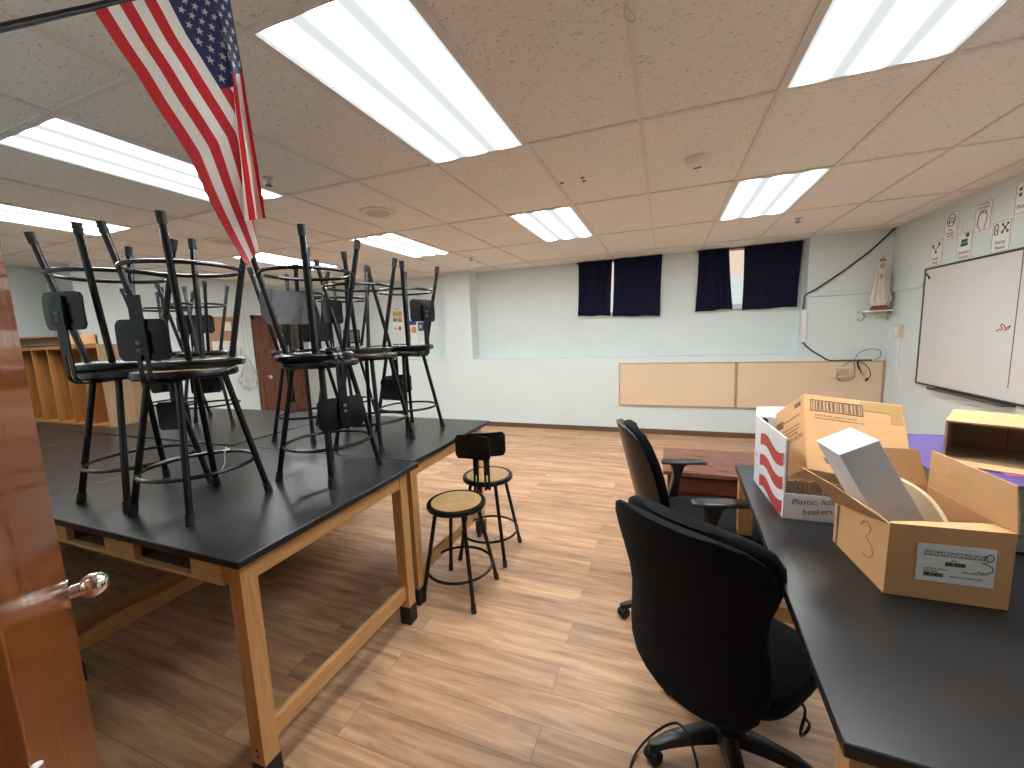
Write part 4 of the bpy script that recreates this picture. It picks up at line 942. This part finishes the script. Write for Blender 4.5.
# outlet & conduit in the corner
t = thing('wall_outlet', 'cream outlet box on the right wall below the statue shelf', 'outlet', (XR, 5.92, 1.36))
MB().box((-.045, -.06, 0), (0, .06, .14)).build('body', M['cream'], t, bevel=.004)
MB().box((-.05, -.035, .02), (-.044, .035, .12)).build('cover_plate', M['white'], t, bevel=.002)
tag(MB().box((XR - .02, 5.905, 0.1), (XR, 5.93, 1.362)).build('conduit', M['white'], bevel=.003), 'thin white conduit running down from the corner outlet', 'conduit')
# corner shelf and statue
t = thing('corner_shelf', 'small white wall shelf in the far right corner carrying the statue', 'shelf', (2.40, YW, 1.66))
MB().prism([(-.17, 0), (.14, 0), (.14, -.10), (.10, -.20), (-.10, -.20), (-.17, -.14)], .0, .018).build('board', M['white'], t, bevel=.003)
MB().box((-.012, -.10, -.07), (.012, 0, .0)).build('bracket', M['white'], t, bevel=.003)
for s in (-1, 1):
    MB().tube(smooth_path([(s * .12, -.012, -.002), (s * .10, -.012, -.06), (s * .14, -.012, -.10), (s * .17, -.012, -.07)] if s < 0 else [(.13, -.012, 0), (.115, -.012, -.06), (.128, -.012, -.09)], 6), .005, 6).build('scroll', M['thread'], t)
t = thing('statue', 'white robed praying statue with a small crown on the corner shelf', 'statue', (2.405, YW - .105, 1.679))
t.rotation_euler = (0, 0, R(-25))
MB().lathe([(0, 0), (.085, 0), (.09, .015), (.078, .03), (.082, .04), (.06, .055), (0, .06)], 24, sx=1, sy=.8).build('base', M['bronze'], t)
rb = []
for z, r, f in ((.05, .062, .1), (.10, .090, .14), (.13, .096, .13), (.2, .080, .12), (.3, .066, .10), (.38, .060, .07), (.44, .054, .03), (.475, .042, .0), (.5, .038, 0), (.535, .036, 0), (.56, .026, 0), (.57, .008, 0)):
    rb.append([(r * math.cos(2 * PI * i / 36) * (1 + f * math.cos(7 * 2 * PI * i / 36)), r * .72 * math.sin(2 * PI * i / 36) * (1 + f * math.cos(7 * 2 * PI * i / 36)), z) for i in range(36)])
MB().loft(rb).build('robe', M['robe'], t)
hd = MB(); hd.lathe([(0, .478), (.014, .482), (.023, .5), (.025, .52), (.02, .54), (0, .548)], 18, (0, -.016, 0), .95, 1)
hd.tube([(0, -.040, .522), (0, -.046, .512), (0, -.04, .508)], .004, 8); hd.build('head', M['skin'], t)
hn = MB(); hn.lathe([(0, .36), (.012, .365), (.014, .39), (.008, .415), (0, .425)], 12, (-.007, -.052, 0), .6, .9).lathe([(0, .36), (.012, .365), (.014, .39), (.008, .415), (0, .425)], 12, (.007, -.052, 0), .6, .9); hn.build('hands', M['skin'], t)
MB().lathe([(.02, .565), (.026, .57), (.03, .59), (.022, .6), (.014, .606), (.0, .61)], 16).tube([(0, 0, .608), (0, 0, .632)], .004, 6).tube([(-.009, 0, .622), (.009, 0, .622)], .004, 6).build('crown', M['gold'], t)
tr = MB()
for s in (-1, 1): tr.tube(smooth_path([(s * .03, -.035, .46), (s * .034, -.05, .36), (s * .04, -.062, .22), (s * .05, -.075, .12)], 5), .003, 6)
for k in range(9): tr.tube([(-.012 + .003 * math.sin(k * 2), -.06 - .003 * k, .35 - .025 * k), (.012, -.06 - .003 * k, .345 - .025 * k)], .0022, 5)
tr.build('gold_trim', M['gold'], t)

# ------------------------------------------------------------------ near door, flag
hx, hy = -.695, .181
dang = math.atan2(.474 - hy, -1.391 - hx)
t = thing('door_leaf', 'open glossy mahogany door leaf with a chrome knob at the left edge', 'door', (hx, hy, 0), (0, 0, dang))
W = .755
# visible face is local -y?  leaf runs along local +x; room-side face towards the camera
MB().box((0, .0, .008), (W, .042, 2.09)).build('panel', M['door'], t, bevel=.0025)
KZ = 1.0
kn = MB().tube([(W - .062, 0, KZ), (W - .062, -.007, KZ), (W - .062, -.009, KZ)], [.034, .034, .022], 24); 
kn.build('rosette', M['chrome'], t)
MB().tube([(W - .058, -y, KZ) for y in (.004, .020, .024, .027, .032, .042, .055, .066, .073, .076)], [.016, .0155, .016, .021, .026, .0295, .0295, .024, .014, .004], 24).build('knob', M['chrome'], t)
MB().tube([(W - .062, .042 + y, KZ) for y in (-.001, .008, .030, .038, .046, .056, .070, .083, .092, .096)], [.033, .03, .0125, .017, .023, .0275, .0275, .0225, .013, .004], 24).build('knob', M['chrome'], t)
MB().box((W - .0005, .008, KZ - .055), (W + .0015, .034, KZ + .055)).build('latch_plate', M['steel'], t)
m = MB()
for z in (.25, 1.05, 1.85): m.tube([(-.004, -.004, z - .045), (-.004, -.004, z + .045)], .006, 10)
m.build('hinge', M['steel'], t)

P0, P1 = Vector((-1.1074, .2002, 1.9493)), Vector((-1.0445, .868, 2.538))
t = thing('flag_pole', 'dark pole sticking out of the near wall and holding the flag', 'flag pole', P0)
MB().tube([(0, 0, 0), P1 - P0], .0064, 12).build('pole', M['black_plastic'], t)
MB().lathe([(0, 0), (.007, .002), (.012, .014), (.008, .026), (0, .03)], 14).build('finial', M['gold'], t, P1 - P0, (R(-48), 0, R(-5)))
MB().box((-.03, -.03, -.05), (.03, -.0, .05)).tube([(0, -.01, -.01), (P1 - P0).normalized() * .07], .013, 12).build('socket', M['steel'], t)
Lc = [(0, (-1.0739, .5465, 2.2593)), (.152, (-1.0501, .5664, 2.1945)), (.278, (-1.0265, .5843, 2.14)), (.397, (-1.007, .5994, 2.0832)), (.509, (-.9843, .6153, 2.0302)), (.607, (-.9656, .6284, 1.9812)), (.733, (-.9498, .6411, 1.9101)), (.826, (-.9341, .6519, 1.8577)), (.905, (-.9181, .6621, 1.8125)), (1, (-.8949, .6754, 1.755))]
Rc = [(0, (-1.0483, .8272, 2.5058)), (.15, (-1.0157, .8093, 2.4023)), (.4, (-.9664, .7781, 2.2334)), (.64, (-.9215, .7484, 2.0798)), (.73, (-.9036, .7378, 2.0233)), (1, (-.8551, .7052, 1.8622))]
def crv(c, v):
    for (a, p), (b, q) in zip(c, c[1:]):
        if v <= b: return Vector(p).lerp(Vector(q), (v - a) / (b - a))
    return Vector(c[-1][1])
TOCAM = Vector((.80, -.56, -.2)).normalized()
def ip(x, tab):
    for (a, p), (b, q) in zip(tab, tab[1:]):
        if x <= b: return p + (q - p) * (x - a) / (b - a)
    return tab[-1][1]
Fc = [(0, (-1.0524, .7780, 2.4640)), (.2, (-1.012, .767, 2.350)), (.4, (-.9762, .756, 2.2173)), (.6, (-.9675, .745, 2.1122)), (.8, (-.9586, .7315, 1.9881)), (1, (-.953, .7173, 1.8689))]
Gc = [(0, (-1.0520, .7800, 2.4660)), (.2, (-1.005, .765, 2.345)), (.4, (-.9581, .7602, 2.1975)), (.6, (-.9482, .7496, 2.0924)), (.8, (-.938, .7334, 1.9444)), (1, (-.912, .7239, 1.8029))]
def flag_pt(u, v):
    uA = ip(v, [(0, .815), (.2, .76), (.4, .62), (.6, .46), (.8, .36), (1, .31)])
    uB = ip(v, [(0, .825), (.2, .80), (.4, .77), (.6, .755), (.8, .72), (1, .68)])
    k = ip(v, [(0, 0), (.1, .1), (.3, .7), (.45, 1), (1, 1)])
    if u < uA: p = crv(Lc, v).lerp(crv(Gc, v), u / uA); dpt = -.004
    elif u < uB: s = (u - uA) / (uB - uA); p = crv(Gc, v).lerp(crv(Fc, v), s); dpt = -.004 + .016 * s - .010 * math.sin(s * PI)
    else:
        s = (u - uB) / (1 - uB); wr = ip(v, [(0, 1), (.4, .97), (1, .86)])
        if s < wr: p = crv(Fc, v).lerp(crv(Rc, v), s / wr); dpt = .012 * (1 - .7 * s)
        else: q = (s - wr) / (1 - wr + 1e-6); p = crv(Fc, v).lerp(crv(Rc, v), 1 - .25 * q * k); dpt = .0036 - .014 * q * k
    wv = .004 * math.sin(u * 17 + v * 3) * min(1, v * 2.5) + .003 * math.sin(u * 7 - v * 9) * v
    return p + TOCAM * (dpt * k + wv)
m = MB(); NU, NV = 104, 60
us = [i / NU for i in range(NU + 1)]; vs_ = [j / NV for j in range(NV + 1)]
V = [tuple(flag_pt(u, v)) for v in vs_ for u in us]
m.v = V; n = NU + 1
for j in range(NV):
    for i in range(NU):
        st = int((i + .5) / NU * 13); blue = (st >= 6) and (j + .5) / NV < .40
        m.f.append((j * n + i, j * n + i + 1, (j + 1) * n + i + 1, (j + 1) * n + i)); m.mi.append(2 if blue else (0 if st % 2 == 0 else 1))
# stars: 9 rows along the fly of 6/5
m.cur = 1
for r in range(11):
    for c in range(9):
        if (r + c) % 2: continue
        v0 = .40 * (r + 1) / 12; u0 = 6 / 13 + (7 / 13) * (c + 1) / 10
        for side_ in (1, -1):
            pts = []
            for k in range(10):
                rad = (1 if k % 2 == 0 else .40) * .0118; a = 2 * PI * k / 10
                pts.append((u0 + rad * math.sin(a) / .41, v0 + rad * math.cos(a) / .61))
            base = flag_pt(u0, v0)
            e1 = flag_pt(u0 + .008, v0) - flag_pt(u0 - .008, v0); e2 = flag_pt(u0, v0 + .01) - flag_pt(u0, v0 - .01); nn = e1.cross(e2).normalized()
            if nn.dot(TOCAM) < 0: nn = -nn
            o = nn * .0012 * side_
            vs = [tuple(base + o)] + [tuple(flag_pt(min(1, uu), max(0, vv)) + o) for uu, vv in pts]
            m.add(vs, [(0, 1 + k, 1 + (k + 1) % 10) for k in range(10)])
me = bpy.data.meshes.new('flag'); me.from_pydata(m.v, [], m.f)
for q in ('flag_red', 'flag_white', 'flag_blue'): me.materials.append(M[q])
for p, i in zip(me.polygons, m.mi): p.material_index = i; p.use_smooth = True
fl = link('flag', me); tag(fl, 'small american flag hanging folded from the pole at upper left', 'flag')

# ------------------------------------------------------------------ camera, world, view
cam = bpy.data.cameras.new('camera'); co = bpy.data.objects.new('camera', cam); COL.objects.link(co)
cam.sensor_width = 36; cam.lens = 36 * 401.786 / 1024; cam.clip_start = .02
r, u, f = Vector((.93552, .351147, -.038705)), Vector((-.008518, .131951, .99122)), Vector((-.353171, .926976, -.126434))
co.matrix_world = Matrix(((r.x, u.x, -f.x, 0), (r.y, u.y, -f.y, 0), (r.z, u.z, -f.z, 1.58), (0, 0, 0, 1)))
scn.camera = co
w = bpy.data.worlds.new('world'); scn.world = w; w.use_nodes = True
w.node_tree.nodes['Background'].inputs['Color'].default_value = (.8, .85, .9, 1); w.node_tree.nodes['Background'].inputs['Strength'].default_value = .05
vs = scn.view_settings
vs.view_transform = 'Standard'; vs.look = 'None'; vs.exposure = 0.0; vs.gamma = 1.0; vs.use_curve_mapping = False
